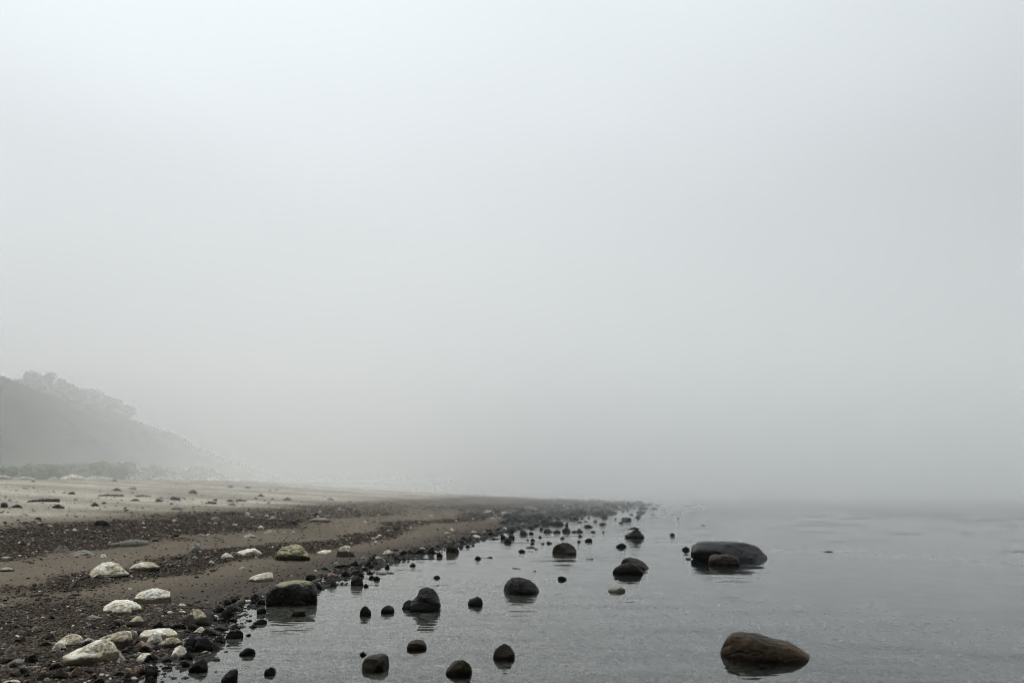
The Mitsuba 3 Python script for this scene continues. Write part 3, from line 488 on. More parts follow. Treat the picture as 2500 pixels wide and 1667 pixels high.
    ('stone','dark',3.387,22.849,0.0,0.147,np.float64(0.206),0.294,0.0,1.0,4,'wide bottom stone of the balanced three-stone stack',None,[(-275,54),(-178,105),(-88,149),(63,176),(184,134),(275,48)]),
    ('stone','dark',4.616,23.769,0.0,0.192,np.float64(0.055),0.344,0.0,1.0,2,'small dark stone right of the balanced stack',None,[(-74,35),(5,81),(74,35)]),
    ('stone','dark',4.479,32.191,0.0,0.138,np.float64(0.148),0.242,0.0,1.0,3,'dark rectangular stone beyond the balanced stack',None,[(-198,67),(-163,126),(9,135),(159,130),(198,50)]),
    ('stone','dark',4.02,30.352,0.0,0.132,np.float64(0.07),0.244,0.0,1.0,2,'small flat dark stone between the rectangular stone and the stack',None,[(-93,25),(4,61),(93,17)]),
    ('cobble','slate',3.916,37.744,0.0,0.103,np.float64(0.251),0.126,0.0,1.0,4,'dark wet cobble standing in or beside the water along the far shoreline','stones of the far shoreline',[(-335,77),(-95,197),(209,209),(335,147)]),
    ('cobble','slate',4.708,38.921,0.0,0.12,np.float64(0.217),0.146,0.0,1.0,3,'dark wet cobble standing in or beside the water along the far shoreline','stones of the far shoreline',[(-289,114),(-29,153),(289,55)]),
    ('cobble','slate',3.899,34.533,0.0,0.112,np.float64(0.119),0.18,0.0,1.0,3,'dark wet cobble standing in or beside the water along the far shoreline','stones of the far shoreline',[(-159,81),(-8,192),(159,15)]),
    ('cobble','slate',3.229,29.346,0.0,0.11,np.float64(0.094),0.215,0.0,1.0,3,'dark wet cobble standing in or beside the water along the far shoreline','stones of the far shoreline',[(-125,39),(-7,81),(125,39)]),
    ('cobble','slate',2.579,27.808,0.0,0.092,np.float64(0.106),0.201,0.0,1.0,3,'dark wet cobble standing in or beside the water along the far shoreline','stones of the far shoreline',[(-142,65),(-91,91),(-17,96),(142,41)]),
    ('cobble','slate',6.246,39.835,0.0,0.156,np.float64(0.167),0.198,0.0,1.0,3,'dark wet cobble standing in or beside the water along the far shoreline','stones of the far shoreline',[(-222,53),(-23,105),(222,60)]),
    ('cobble','slate',3.362,38.284,0.0,0.088,np.float64(0.173),0.089,0.0,1.0,3,'dark wet cobble standing in or beside the water along the far shoreline','stones of the far shoreline',[(-231,64),(-135,140),(-6,178),(231,122)]),
    ('cobble','slate',2.7,36.02,0.0,0.075,np.float64(0.179),0.086,0.0,1.0,3,'dark wet cobble standing in or beside the water along the far shoreline','stones of the far shoreline',[(-239,107),(-33,179),(239,90)]),
    ('cobble','slate',2.49,33.054,0.0,0.075,np.float64(0.153),0.128,0.0,1.0,3,'dark wet cobble standing in or beside the water along the far shoreline','stones of the far shoreline',[(-205,76),(0,175),(205,72)]),
    ('cobble','slate',1.591,29.137,0.0,0.055,np.float64(0.186),0.127,0.0,1.0,3,'dark wet cobble standing in or beside the water along the far shoreline','stones of the far shoreline',[(-249,74),(-108,141),(49,180),(147,151),(249,45)]),
    ('cobble','slate',1.693,25.702,0.0,0.066,np.float64(0.097),0.182,0.0,1.0,3,'dark wet cobble standing in or beside the water along the far shoreline','stones of the far shoreline',[(-129,42),(-56,102),(30,136),(129,50)]),
    ('cobble','slate',1.903,25.273,0.0,0.075,np.float64(0.076),0.197,0.0,1.0,3,'dark wet cobble standing in or beside the water along the far shoreline','stones of the far shoreline',[(-101,21),(-4,58),(101,30)]),
    ('cobble','slate',2.083,25.277,0.0,0.082,np.float64(0.076),0.206,0.0,1.0,3,'dark wet cobble standing in or beside the water along the far shoreline','stones of the far shoreline',[(-101,50),(-30,109),(101,17)]),
    ('cobble','slate',2.478,25.127,0.0,0.098,np.float64(0.05),0.23,0.0,1.0,2,'dark wet cobble standing in or beside the water along the far shoreline','stones of the far shoreline',[(-67,28),(4,59),(67,23)]),
    ('cobble','slate',2.784,25.108,0.0,0.11,np.float64(0.027),0.243,0.0,1.0,2,'dark wet cobble standing in or beside the water along the far shoreline','stones of the far shoreline',[(-35,25),(-7,44),(35,16)]),
    ('cobble','slate',1.923,23.211,0.0,0.083,np.float64(0.049),0.225,0.0,1.0,2,'dark wet cobble standing in or beside the water along the far shoreline','stones of the far shoreline',[(-65,28),(-8,62),(65,21)]),
    ('cobble','slate',1.37,22.507,0.0,0.061,np.float64(0.048),0.203,0.0,1.0,2,'dark wet cobble standing in or beside the water along the far shoreline','stones of the far shoreline',[(-64,23),(0,53),(64,20)]),
    ('cobble','slate',1.721,21.277,0.0,0.081,np.float64(0.032),0.235,0.0,1.0,2,'dark wet cobble standing in or beside the water along the far shoreline','stones of the far shoreline',[(-42,27),(4,51),(42,22)]),
    ('cobble','slate',5.348,34.807,0.0,0.152,np.float64(0.092),0.248,0.0,1.0,3,'dark wet cobble standing in or beside the water along the far shoreline','stones of the far shoreline',[(-122,52),(-34,110),(122,25)]),
    ('cobble','slate',5.801,37.116,0.0,0.155,np.float64(0.074),0.233,0.0,1.0,2,'dark wet cobble standing in or beside the water along the far shoreline','stones of the far shoreline',[(-98,30),(-6,59),(98,22)]),
    ('cobble','slate',5.42,37.302,0.0,0.144,np.float64(0.069),0.211,0.0,1.0,2,'dark wet cobble standing in or beside the water along the far shoreline','stones of the far shoreline',[(-92,23),(0,65),(92,23)]),
    ('cobble','slate',7.122,44.637,0.0,0.158,np.float64(0.218),0.149,0.0,1.0,3,'dark wet cobble standing in or beside the water along the far shoreline','stones of the far shoreline',[(-290,24),(-112,147),(97,118),(290,74)]),
    ('cobble','slate',7.812,45.007,0.0,0.172,np.float64(0.154),0.18,0.0,1.0,3,'dark wet cobble standing in or beside the water along the far shoreline','stones of the far shoreline',[(-206,46),(-41,91),(206,26)]),
    ('cobble','slate',5.63,41.567,0.0,0.135,np.float64(0.06),0.139,0.0,1.0,2,'dark wet cobble standing in or beside the water along the far shoreline','stones of the far shoreline',[(-80,34),(18,81),(80,34)]),
    ('cobble','slate',6.004,42.528,0.0,0.14,np.float64(0.052),0.139,0.0,1.0,2,'dark wet cobble standing in or beside the water along the far shoreline','stones of the far shoreline',[(-70,27),(-7,89),(70,19)]),
    ('cobble','slate',2.41,42.54,0.1,0.057,np.float64(0.193),0.055,0.0,1.0,3,'dark wet cobble standing in or beside the water along the far shoreline','stones of the far shoreline',[(-257,58),(-7,157),(257,66)]),
    ('cobble','slate',3.079,43.727,0.087,0.07,np.float64(0.215),0.056,0.0,1.0,3,'dark wet cobble standing in or beside the water along the far shoreline','stones of the far shoreline',[(-286,65),(-74,161),(286,53)]),
    ('cobble','slate',2.237,40.603,0.068,0.055,np.float64(0.107),0.039,0.0,1.0,3,'dark wet cobble standing in or beside the water along the far shoreline','stones of the far shoreline',[(-143,38),(0,111),(143,38)]),
    ('cobble','slate',4.192,33.311,0.0,0.125,np.float64(0.037),0.212,0.0,1.0,2,'dark wet cobble standing in or beside the water along the far shoreline','stones of the far shoreline',[(-49,25),(-11,56),(49,14)]),
    ('cobble','slate',4.035,30.412,0.0,0.132,np.float64(0.068),0.245,0.0,1.0,2,'dark wet cobble standing in or beside the water along the far shoreline','stones of the far shoreline',[(-91,21),(-15,49),(91,17)]),
    ('cobble','slate',3.165,31.268,0.0,0.101,np.float64(0.054),0.189,0.0,1.0,2,'dark wet cobble standing in or beside the water along the far shoreline','stones of the far shoreline',[(-73,40),(-5,79),(73,40)]),
    ('cobble','slate',2.879,33.8,0.0,0.085,np.float64(0.055),0.137,0.0,1.0,2,'dark wet cobble standing in or beside the water along the far shoreline','stones of the far shoreline',[(-73,25),(11,57),(73,21)]),
    ('cobble','slate',3.225,34.45,0.0,0.093,np.float64(0.037),0.146,0.0,1.0,2,'dark wet cobble standing in or beside the water along the far shoreline','stones of the far shoreline',[(-49,29),(2,68),(49,29)]),
    ('cobble','slate',2.536,30.78,0.0,0.082,np.float64(0.058),0.161,0.0,1.0,2,'dark wet cobble standing in or beside the water along the far shoreline','stones of the far shoreline',[(-77,22),(10,47),(77,12)]),
    ('cobble','slate',2.827,31.459,0.0,0.09,np.float64(0.059),0.17,0.0,1.0,2,'dark wet cobble standing in or beside the water along the far shoreline','stones of the far shoreline',[(-78,19),(-11,44),(78,12)]),
    ('cobble','slate',8.974,50.503,0.0,0.176,np.float64(0.113),0.126,0.0,1.0,2,'dark wet cobble standing in or beside the water along the far shoreline','stones of the far shoreline',[(-150,20),(-8,44),(150,17)]),
    ('cobble','slate',8.109,43.831,0.0,0.183,np.float64(0.119),0.22,0.0,1.0,3,'dark wet cobble standing in or beside the water along the far shoreline','stones of the far shoreline',[(-159,8),(-7,25),(159,8)]),
    ('cobble','slate',6.71,44.918,0.0,0.148,np.float64(0.078),0.127,0.0,1.0,2,'dark wet cobble standing in or beside the water along the far shoreline','stones of the far shoreline',[(-104,19),(-8,36),(104,19)]),
    ('cobble','slate',6.445,37.67,0.0,0.169,np.float64(0.089),0.255,0.0,1.0,2,'dark wet cobble standing in or beside the water along the far shoreline','stones of the far shoreline',[(-118,9),(0,24),(118,9)]),
    ('cobble','slate',6.906,34.25,0.0,0.199,np.float64(0.033),0.322,0.0,1.0,2,'dark wet cobble standing in or beside the water along the far shoreline','stones of the far shoreline',[(-44,12),(-6,30),(44,8)]),
    ('stone','dark',-0.229,22.437,0.0,-0.01,np.float64(0.064),0.116,0.0,1.0,3,'black slab tilted left, first of three blocky slabs at the shoreline bend',None,[(-85,30),(-76,123),(2,97),(85,42)]),
    ('stone','dark',-0.013,22.396,0.0,-0.001,np.float64(0.069),0.128,0.0,1.0,3,'black slab tilted right, of the three blocky slabs at the shoreline bend',None,[(-92,77),(-77,104),(-9,110),(86,77),(92,17)]),
    ('stone','dark',-0.115,21.194,0.0,-0.005,np.float64(0.076),0.138,0.0,1.0,3,'nearest and lowest of the three blocky slabs at the shoreline bend',None,[(-101,62),(-91,104),(1,116),(98,97),(101,48)]),
    ('cobble','dark',-0.464,22.267,0.0,-0.021,np.float64(0.104),0.107,0.0,1.0,3,'black wet cobble scattered where the shoreline bends, beyond the squat brown boulder','black cobbles at the bend of the shoreline',[(-138,18),(-91,40),(-16,43),(138,14)]),
    ('cobble','dark',-0.896,21.53,0.0,-0.042,np.float64(0.038),0.093,0.0,1.0,2,'black wet cobble scattered where the shoreline bends, beyond the squat brown boulder','black cobbles at the bend of the shoreline',[(-51,15),(-4,33),(51,15)]),
    ('cobble','dark',-0.872,23.073,0.0,-0.038,np.float64(0.061),0.069,0.0,1.0,3,'black wet cobble scattered where the shoreline bends, beyond the squat brown boulder','black cobbles at the bend of the shoreline',[(-81,23),(0,80),(81,23)]),
    ('cobble','dark',0.019,27.18,0.0,0.001,np.float64(0.072),0.066,0.0,1.0,3,'black wet cobble scattered where the shoreline bends, beyond the squat brown boulder','black cobbles at the bend of the shoreline',[(-95,28),(-55,110),(4,146),(95,106)]),
    ('cobble','dark',0.339,24.126,0.0,0.014,np.float64(0.091),0.126,0.0,1.0,3,'black wet cobble scattered where the shoreline bends, beyond the squat brown boulder','black cobbles at the bend of the shoreline',[(-121,39),(-110,127),(-77,145),(20,111),(121,47)]),
    ('cobble','dark',0.568,24.328,0.0,0.023,np.float64(0.058),0.137,0.0,1.0,2,'black wet cobble scattered where the shoreline bends, beyond the squat brown boulder','black cobbles at the bend of the shoreline',[(-77,17),(-8,82),(77,22)]),
    ('cobble','dark',0.642,26.878,0.0,0.024,np.float64(0.061),0.108,0.0,1.0,2,'black wet cobble scattered where the shoreline bends, beyond the squat brown boulder','black cobbles at the bend of the shoreline',[(-81,28),(-5,100),(81,33)]),
    ('cobble','dark',0.929,26.151,0.0,0.036,np.float64(0.049),0.137,0.0,1.0,2,'black wet cobble scattered where the shoreline bends, beyond the squat brown boulder','black cobbles at the bend of the shoreline',[(-65,42),(-9,89),(65,42)]),
    ('cobble','dark',1.111,25.259,0.0,0.044,np.float64(0.104),0.155,0.0,1.0,3,'black wet cobble scattered where the shoreline bends, beyond the squat brown boulder','black cobbles at the bend of the shoreline',[(-139,65),(-68,107),(17,111),(139,24)]),
    ('cobble','dark',1.36,24.98,0.0,0.054,np.float64(0.084),0.173,0.0,1.0,3,'black wet cobble scattered where the shoreline bends, beyond the squat brown boulder','black cobbles at the bend of the shoreline',[(-113,49),(-8,99),(113,57)]),
    ('cobble','dark',1.669,25.379,0.0,0.066,np.float64(0.095),0.183,0.0,1.0,3,'black wet cobble scattered where the shoreline bends, beyond the squat brown boulder','black cobbles at the bend of the shoreline',[(-127,41),(-55,117),(21,153),(127,67)]),
    ('cobble','dark',1.614,29.417,0.0,0.055,np.float64(0.181),0.127,0.0,1.0,3,'black wet cobble scattered where the shoreline bends, beyond the squat brown boulder','black cobbles at the bend of the shoreline',[(-241,65),(-119,113),(40,142),(241,61)]),
    ('cobble','dark',1.898,28.6,0.0,0.066,np.float64(0.046),0.152,0.0,1.0,2,'black wet cobble scattered where the shoreline bends, beyond the squat brown boulder','black cobbles at the bend of the shoreline',[(-62,27),(0,98),(62,142)]),
    ('cobble','dark',0.777,22.879,0.0,0.034,np.float64(0.04),0.167,0.0,1.0,2,'black wet cobble scattered where the shoreline bends, beyond the squat brown boulder','black cobbles at the bend of the shoreline',[(-53,32),(-4,59),(53,18)]),
    ('cobble','dark',0.547,21.86,0.0,0.025,np.float64(0.052),0.167,0.0,1.0,2,'black wet cobble scattered where the shoreline bends, beyond the squat brown boulder','black cobbles at the bend of the shoreline',[(-69,23),(0,62),(69,20)]),
    ('cobble','dark',0.512,20.717,0.0,0.025,np.float64(0.045),0.176,0.0,1.0,2,'black wet cobble scattered where the shoreline bends, beyond the squat brown boulder','black cobbles at the bend of the shoreline',[(-60,25),(-1,55),(60,22)]),
    ('cobble','dark',0.765,20.611,0.0,0.037,np.float64(0.033),0.19,0.0,1.0,2,'black wet cobble scattered where the shoreline bends, beyond the squat brown boulder','black cobbles at the bend of the shoreline',[(-44,21),(0,38),(44,29)]),
    ('cobble','dark',0.911,20.842,0.0,0.044,np.float64(0.036),0.196,0.0,1.0,2,'black wet cobble scattered where the shoreline bends, beyond the squat brown boulder','black cobbles at the bend of the shoreline',[(-48,15),(-4,66),(48,29)]),
    ('cobble','dark',0.418,21.962,0.0,0.019,np.float64(0.026),0.158,0.0,1.0,2,'black wet cobble scattered where the shoreline bends, beyond the squat brown boulder','black cobbles at the bend of the shoreline',[(-35,16),(-2,41),(35,13)]),
    ('cobble','dark',1.369,22.457,0.0,0.061,np.float64(0.045),0.203,0.0,1.0,2,'black wet cobble scattered where the shoreline bends, beyond the squat brown boulder','black cobbles at the bend of the shoreline',[(-60,24),(-4,57),(60,24)]),
    ('cobble','dark',0.561,19.119,0.0,0.029,np.float64(0.031),0.206,0.0,1.0,2,'black wet cobble scattered where the shoreline bends, beyond the squat brown boulder','black cobbles at the bend of the shoreline',[(-41,12),(-6,23),(41,8)]),
    ('stone','pale',-1.135,24.444,0.015,-0.046,np.float64(0.073),0.03,0.2,1.0,3,'pale oval stone on dark sand just before the shoreline bend',None,[(-98,35),(-53,71),(4,83),(98,45)]),
    ('stone','pale',-0.839,24.803,0.005,-0.034,np.float64(0.039),0.03,0.0,1.0,2,'smaller pale stone right of the pale oval stone at the bend',None,[(-52,15),(-23,51),(15,73),(52,40)]),
    ('stone','pale',-0.238,26.603,0.0,-0.009,np.float64(0.08),0.061,0.0,1.0,3,'pale stone at the left end of the far cobble bank',None,[(-107,39),(-67,78),(-10,92),(107,23)]),
    ('stone','pale',-0.995,35.293,0.157,-0.028,np.float64(0.181),0.033,0.0,1.0,3,'long flat pale stone on the dark far sand, left of a pale cluster',None,[(-241,36),(-153,83),(-10,95),(157,83),(241,41)]),
    ('stone','pale',-0.298,35.297,0.119,-0.008,np.float64(0.173),0.041,0.0,1.0,3,'largest of the pale flat stones in the cluster on dark far sand',None,[(-231,46),(-155,100),(-36,117),(131,70),(231,30)]),
    ('stone','pale',0.052,37.108,0.129,0.001,np.float64(0.136),0.03,0.0,1.0,3,'upper right pale flat stone in the cluster on dark far sand',None,[(-181,45),(-75,75),(100,80),(181,38)]),
    ('stone','pale',0.912,40.025,0.133,0.023,np.float64(0.243),0.051,0.0,1.0,3,'pale flat stone farther out, just before the cobble bank',None,[(-324,70),(-230,140),(-68,145),(149,105),(324,33)]),
    ('stone','slate',1.381,42.291,0.158,0.033,np.float64(0.161),0.037,0.0,1.0,3,'dim flat stone behind the pale one before the cobble bank',None,[(-215,50),(-29,106),(215,44)]),
    ('stone','pale',-1.874,23.759,0.052,-0.079,np.float64(0.059),0.03,0.0,1.0,2,'small pinkish pale stone on brown gravel left of the shoreline bend',None,[(-79,21),(-36,46),(12,55),(79,29)]),
    ('stone','white',-1.861,25.423,0.067,-0.073,np.float64(0.038),0.03,0.0,1.0,2,'upper of two tiny white stones left of the shoreline bend',None,[(-51,22),(1,41),(51,15)]),
    ('stone','white',-1.806,24.979,0.06,-0.072,np.float64(0.035),0.03,0.0,1.0,2,'lower of two tiny white stones left of the shoreline bend',None,[(-46,17),(-1,37),(46,15)]),
    ('stone','white',-1.48,30.932,0.11,-0.048,np.float64(0.048),0.03,0.0,1.0,2,'tiny white stone alone on the far brown gravel',None,[(-64,13),(3,35),(64,13)]),
    ('stone','white',-0.527,34.238,0.119,-0.015,np.float64(0.034),0.03,0.0,1.0,2,'tiny white stone below the cluster of pale flat stones',None,[(-45,27),(-1,54),(45,22)]),
    ('stone','slate',-15.123,24.423,0.76,-0.554,np.float64(0.079),0.056,0.0,1.0,3,'dark round stone at the left edge of the far pale sand',None,[(-105,65),(-75,140),(7,159),(75,114),(105,36)]),
    ('stone','slate',-14.037,25.557,0.703,-0.502,np.float64(0.067),0.032,0.0,1.0,3,'small dark stone right of the far dark log',None,[(-89,43),(-12,91),(89,35)]),
    ('stone','dark',-12.579,30.271,0.679,-0.394,np.float64(0.055),0.03,0.0,1.0,2,'small black stone on bright far sand',None,[(-73,34),(3,74),(73,29)]),
    ('stone','slate',-14.282,28.689,0.755,-0.462,np.float64(0.068),0.03,0.0,1.0,3,'low dark stone left of the small black stone on far sand',None,[(-90,26),(-12,68),(90,22)]),
    ('stone','slate',-11.718,31.805,0.66,-0.353,np.float64(0.175),0.036,0.0,1.0,3,'low grey hump of stone on the far sand, left of a flatter one',None,[(-234,23),(-46,102),(234,92)]),
    ('stone','slate',-11.444,34.517,0.677,-0.32,np.float64(0.17),0.038,0.0,1.0,3,'flatter grey stone right of the low grey hump on far sand',None,[(-227,49),(-21,108),(227,20)]),
    ('stone','grey',-6.044,25.809,0.284,-0.23,np.float64(0.274),0.042,0.0,1.0,4,'long grey smooth stone lying on dark gravel in the middle distance',None,[(-365,28),(-164,107),(150,120),(365,41)]),
    ('stone','grey',-6.51,31.446,0.374,-0.204,np.float64(0.174),0.03,0.0,1.0,3,'flat grey stone on the far gravel right of the long grey smooth one',None,[(-232,27),(0,70),(232,27)]),
    ('stone','pale',-6.146,20.978,0.236,-0.285,np.float64(0.124),0.035,0.0,1.0,3,'pale flat stone on gravel beyond the touching pair, right of a smooth oval',None,[(-165,19),(-58,89),(86,100),(165,29)]),
    ('stone','dark',3.453,22.849,0.13,0.147,np.float64(0.08),0.023,0.0,1.0,3,'middle stone of the balanced three-stone stack',None,[(-125,36),(-77,77),(3,92),(83,72),(125,36)]),
    ('stone','dark',3.386,22.849,0.233,0.147,np.float64(0.093),0.015,0.0,1.0,3,'flat top stone of the balanced three-stone stack',None,[(-146,15),(-37,62),(59,56),(146,21)]),
]
for row in STONES:
    add_stone(*row)


def random_stone(name, tone, x, y, w, h, label, group, rg, level=2):
    d = inland(x, y)
    gz = float(height(x, y))
    n = 7
    u = np.linspace(-1, 1, n)
    top = (1 - np.abs(u) ** rg.uniform(1.6, 3.5)) * (1 + 0.35 * (rg.random(n) - 0.5)) + 0.08
    prof = [(int(1000 * w / 2 * a), int(1000 * h * b) + 2) for a, b in zip(u, top)]
    z, bury = (0.0, max(0.3 * h, -gz + 0.05)) if gz < 0 else (gz - 0.1 * h, 0.4 * h)
    add_stone(name, tone, round(float(x), 3), round(float(y), 3), z, math.atan2(x, y) + rg.uniform(-0.5, 0.5), w * rg.uniform(0.3, 0.5), bury, 0.0, 1.0, level, label, group, prof)


# cobbles banked up where the far shore bends (the largest one by one, the rest below as stuff)
BANK = np.array([[-0.55, 30.5], [-0.3, 33.5], [1.2, 36.5], [3.1, 41.5], [5.6, 46.5], [8.2, 51.5], [8.9, 51.8], [7.6, 48.5], [4.6, 40.5], [2.9, 35.8], [1.75, 31.0], [0.75, 27.3], [-0.1, 26.0]])


def inside(poly, x, y):
    n, c = len(poly), np.zeros(np.shape(x), bool)
    for i in range(n):
        (xa, ya), (xb, yb) = poly[i - 1], poly[i]
        c ^= ((ya > y) != (yb > y)) & (x < (xb - xa) * (y - ya) / (yb - ya + 1e-12) + xa)
    return c


rg = np.random.default_rng(5)
bank = []
while len(bank) < 420:
    x, y = rg.uniform(-0.6, 9), rg.uniform(25.5, 52)
    if inside(BANK, x, y):
        bank.append((x, y, rg.lognormal(-1.45, 0.42) * (0.75 + 0.25 * (y > 32))))
bank.sort(key=lambda s: -s[2] / s[1])
for x, y, w in bank[:78]:
    random_stone('cobble', 'slate' if rg.random() < 0.7 else 'dark', x, y, min(w, 0.75), min(w, 0.75) * rg.uniform(0.3, 0.5),
                 'grey-black cobble in the dense bank of cobbles at the far bend of the shore', 'cobbles of the dense far bank', rg)

# black stones strung along the near and middle waterline
k = 0
while k < 42:
    i = rg.integers(6, 16)
    t = rg.random()
    x, y = SHORE[i] * (1 - t) + SHORE[i + 1] * t + rg.normal(0, 0.22, 2)
    if rg.random() < 0.25:
        continue
    w = (0.035 + 0.0065 * y) * rg.lognormal(0, 0.3)
    random_stone('pebble', 'dark' if rg.random() < 0.85 else 'brown', x + 0.12, y, w, w * rg.uniform(0.4, 0.65),
                 'small dark pebble of the string of pebbles along the waterline', 'dark pebbles strung along the waterline', rg)
    k += 1

# loose pebbles in the bottom left corner
tones = ['dark', 'brown', 'grey', 'dark', 'pale', 'brown', 'red', 'dark', 'brown', 'grey', 'dark', 'cream']
for k in range(64):
    x, y = rg.uniform(-4.6, -2.95), 6.2 + 1.0 * rg.random() ** 1.5
    w = rg.uniform(0.045, 0.14)
    tone = tones[k % len(tones)]
    word = {'dark': 'black', 'brown': 'brown', 'grey': 'grey', 'pale': 'pale', 'red': 'reddish', 'cream': 'cream'}[tone]
    random_stone('pebble', tone, x, y, w, w * rg.uniform(0.35, 0.6), f'{word} pebble in the strip of loose pebbles in the bottom left corner',
                 f'{word} pebbles in the bottom left corner', rg)

# middling stones packed round the big pale ones near the water
rg = np.random.default_rng(41)
tones = ['cream', 'dark', 'brown', 'grey', 'dark', 'pale', 'brown', 'dark', 'brown', 'dark']
for k in range(36):
    t = rg.random()
    x, y = -4.75 + 1.75 * t + rg.normal(0, 0.12), 7.2 + 1.6 * rg.random() + 0.35 * t
    w = rg.uniform(0.06, 0.17)
    tone = tones[k % len(tones)]
    word = {'dark': 'black', 'brown': 'brown', 'grey': 'grey', 'pale': 'pale', 'cream': 'cream'}[tone]
    random_stone('cobble', tone, x, y, w, w * rg.uniform(0.35, 0.6), f'{word} cobble packed among the large pale boulders near the left waterline',
                 f'{word} cobbles among the large pale boulders', rg, 3)

# pale boulders and logs along the foot of the bluff
for k in range(30):
    y = 41 + 1.6 * k + rg.uniform(-0.9, 0.9)
    x = -27.0 - 0.02 * (y - 45) + rg.uniform(-0.8, 0.8)
    w = rg.uniform(0.4, 1.7)
    random_stone('pale_stone', 'pale' if k % 3 else 'white', x, y, w, rg.uniform(0.1, 0.28), 'whitish stone in the hazy pale row along the foot of the bluff, under the bushes', 'whitish stones along the foot of the bluff', rg, 3)
# dim stones dotted over the far sand
for k in range(34):
    r_, a = rg.uniform(24, 48), math.radians(rg.uniform(-32, -12))
    x, y = r_ * math.sin(a), r_ * math.cos(a)
    w = rg.uniform(0.15, 0.45)
    random_stone('stone', 'slate' if k % 3 else 'grey', x, y, w, w * rg.uniform(0.22, 0.4), 'small dim stone dotted on the far pale sand below the bluff', 'small stones dotted on the far sand', rg)
# small pale stones on the middle beach
for k in range(30):
    d0, y = rg.uniform(1.5, 8.5), rg.uniform(11, 32)
    x = np.interp(y, SHORE[:22, 1], SHORE[:22, 0]) - d0
    if abs(math.atan2(x, y)) > 0.56:
        continue
    w = rg.uniform(0.05, 0.12) * (0.6 + y / 30)
    random_stone('stone', 'pale' if k % 2 else 'white', x, y, w, w * 0.4, 'tiny pale stone scattered on the brown gravel of the middle beach', 'tiny pale stones scattered on the middle beach', rg)

# ---------------------------------------------------------------- driftwood
def wood_grain(p, n, uv):
    return 0.006 * fbm(p.x * 9, p.y * 9, p.z * 40, 4)


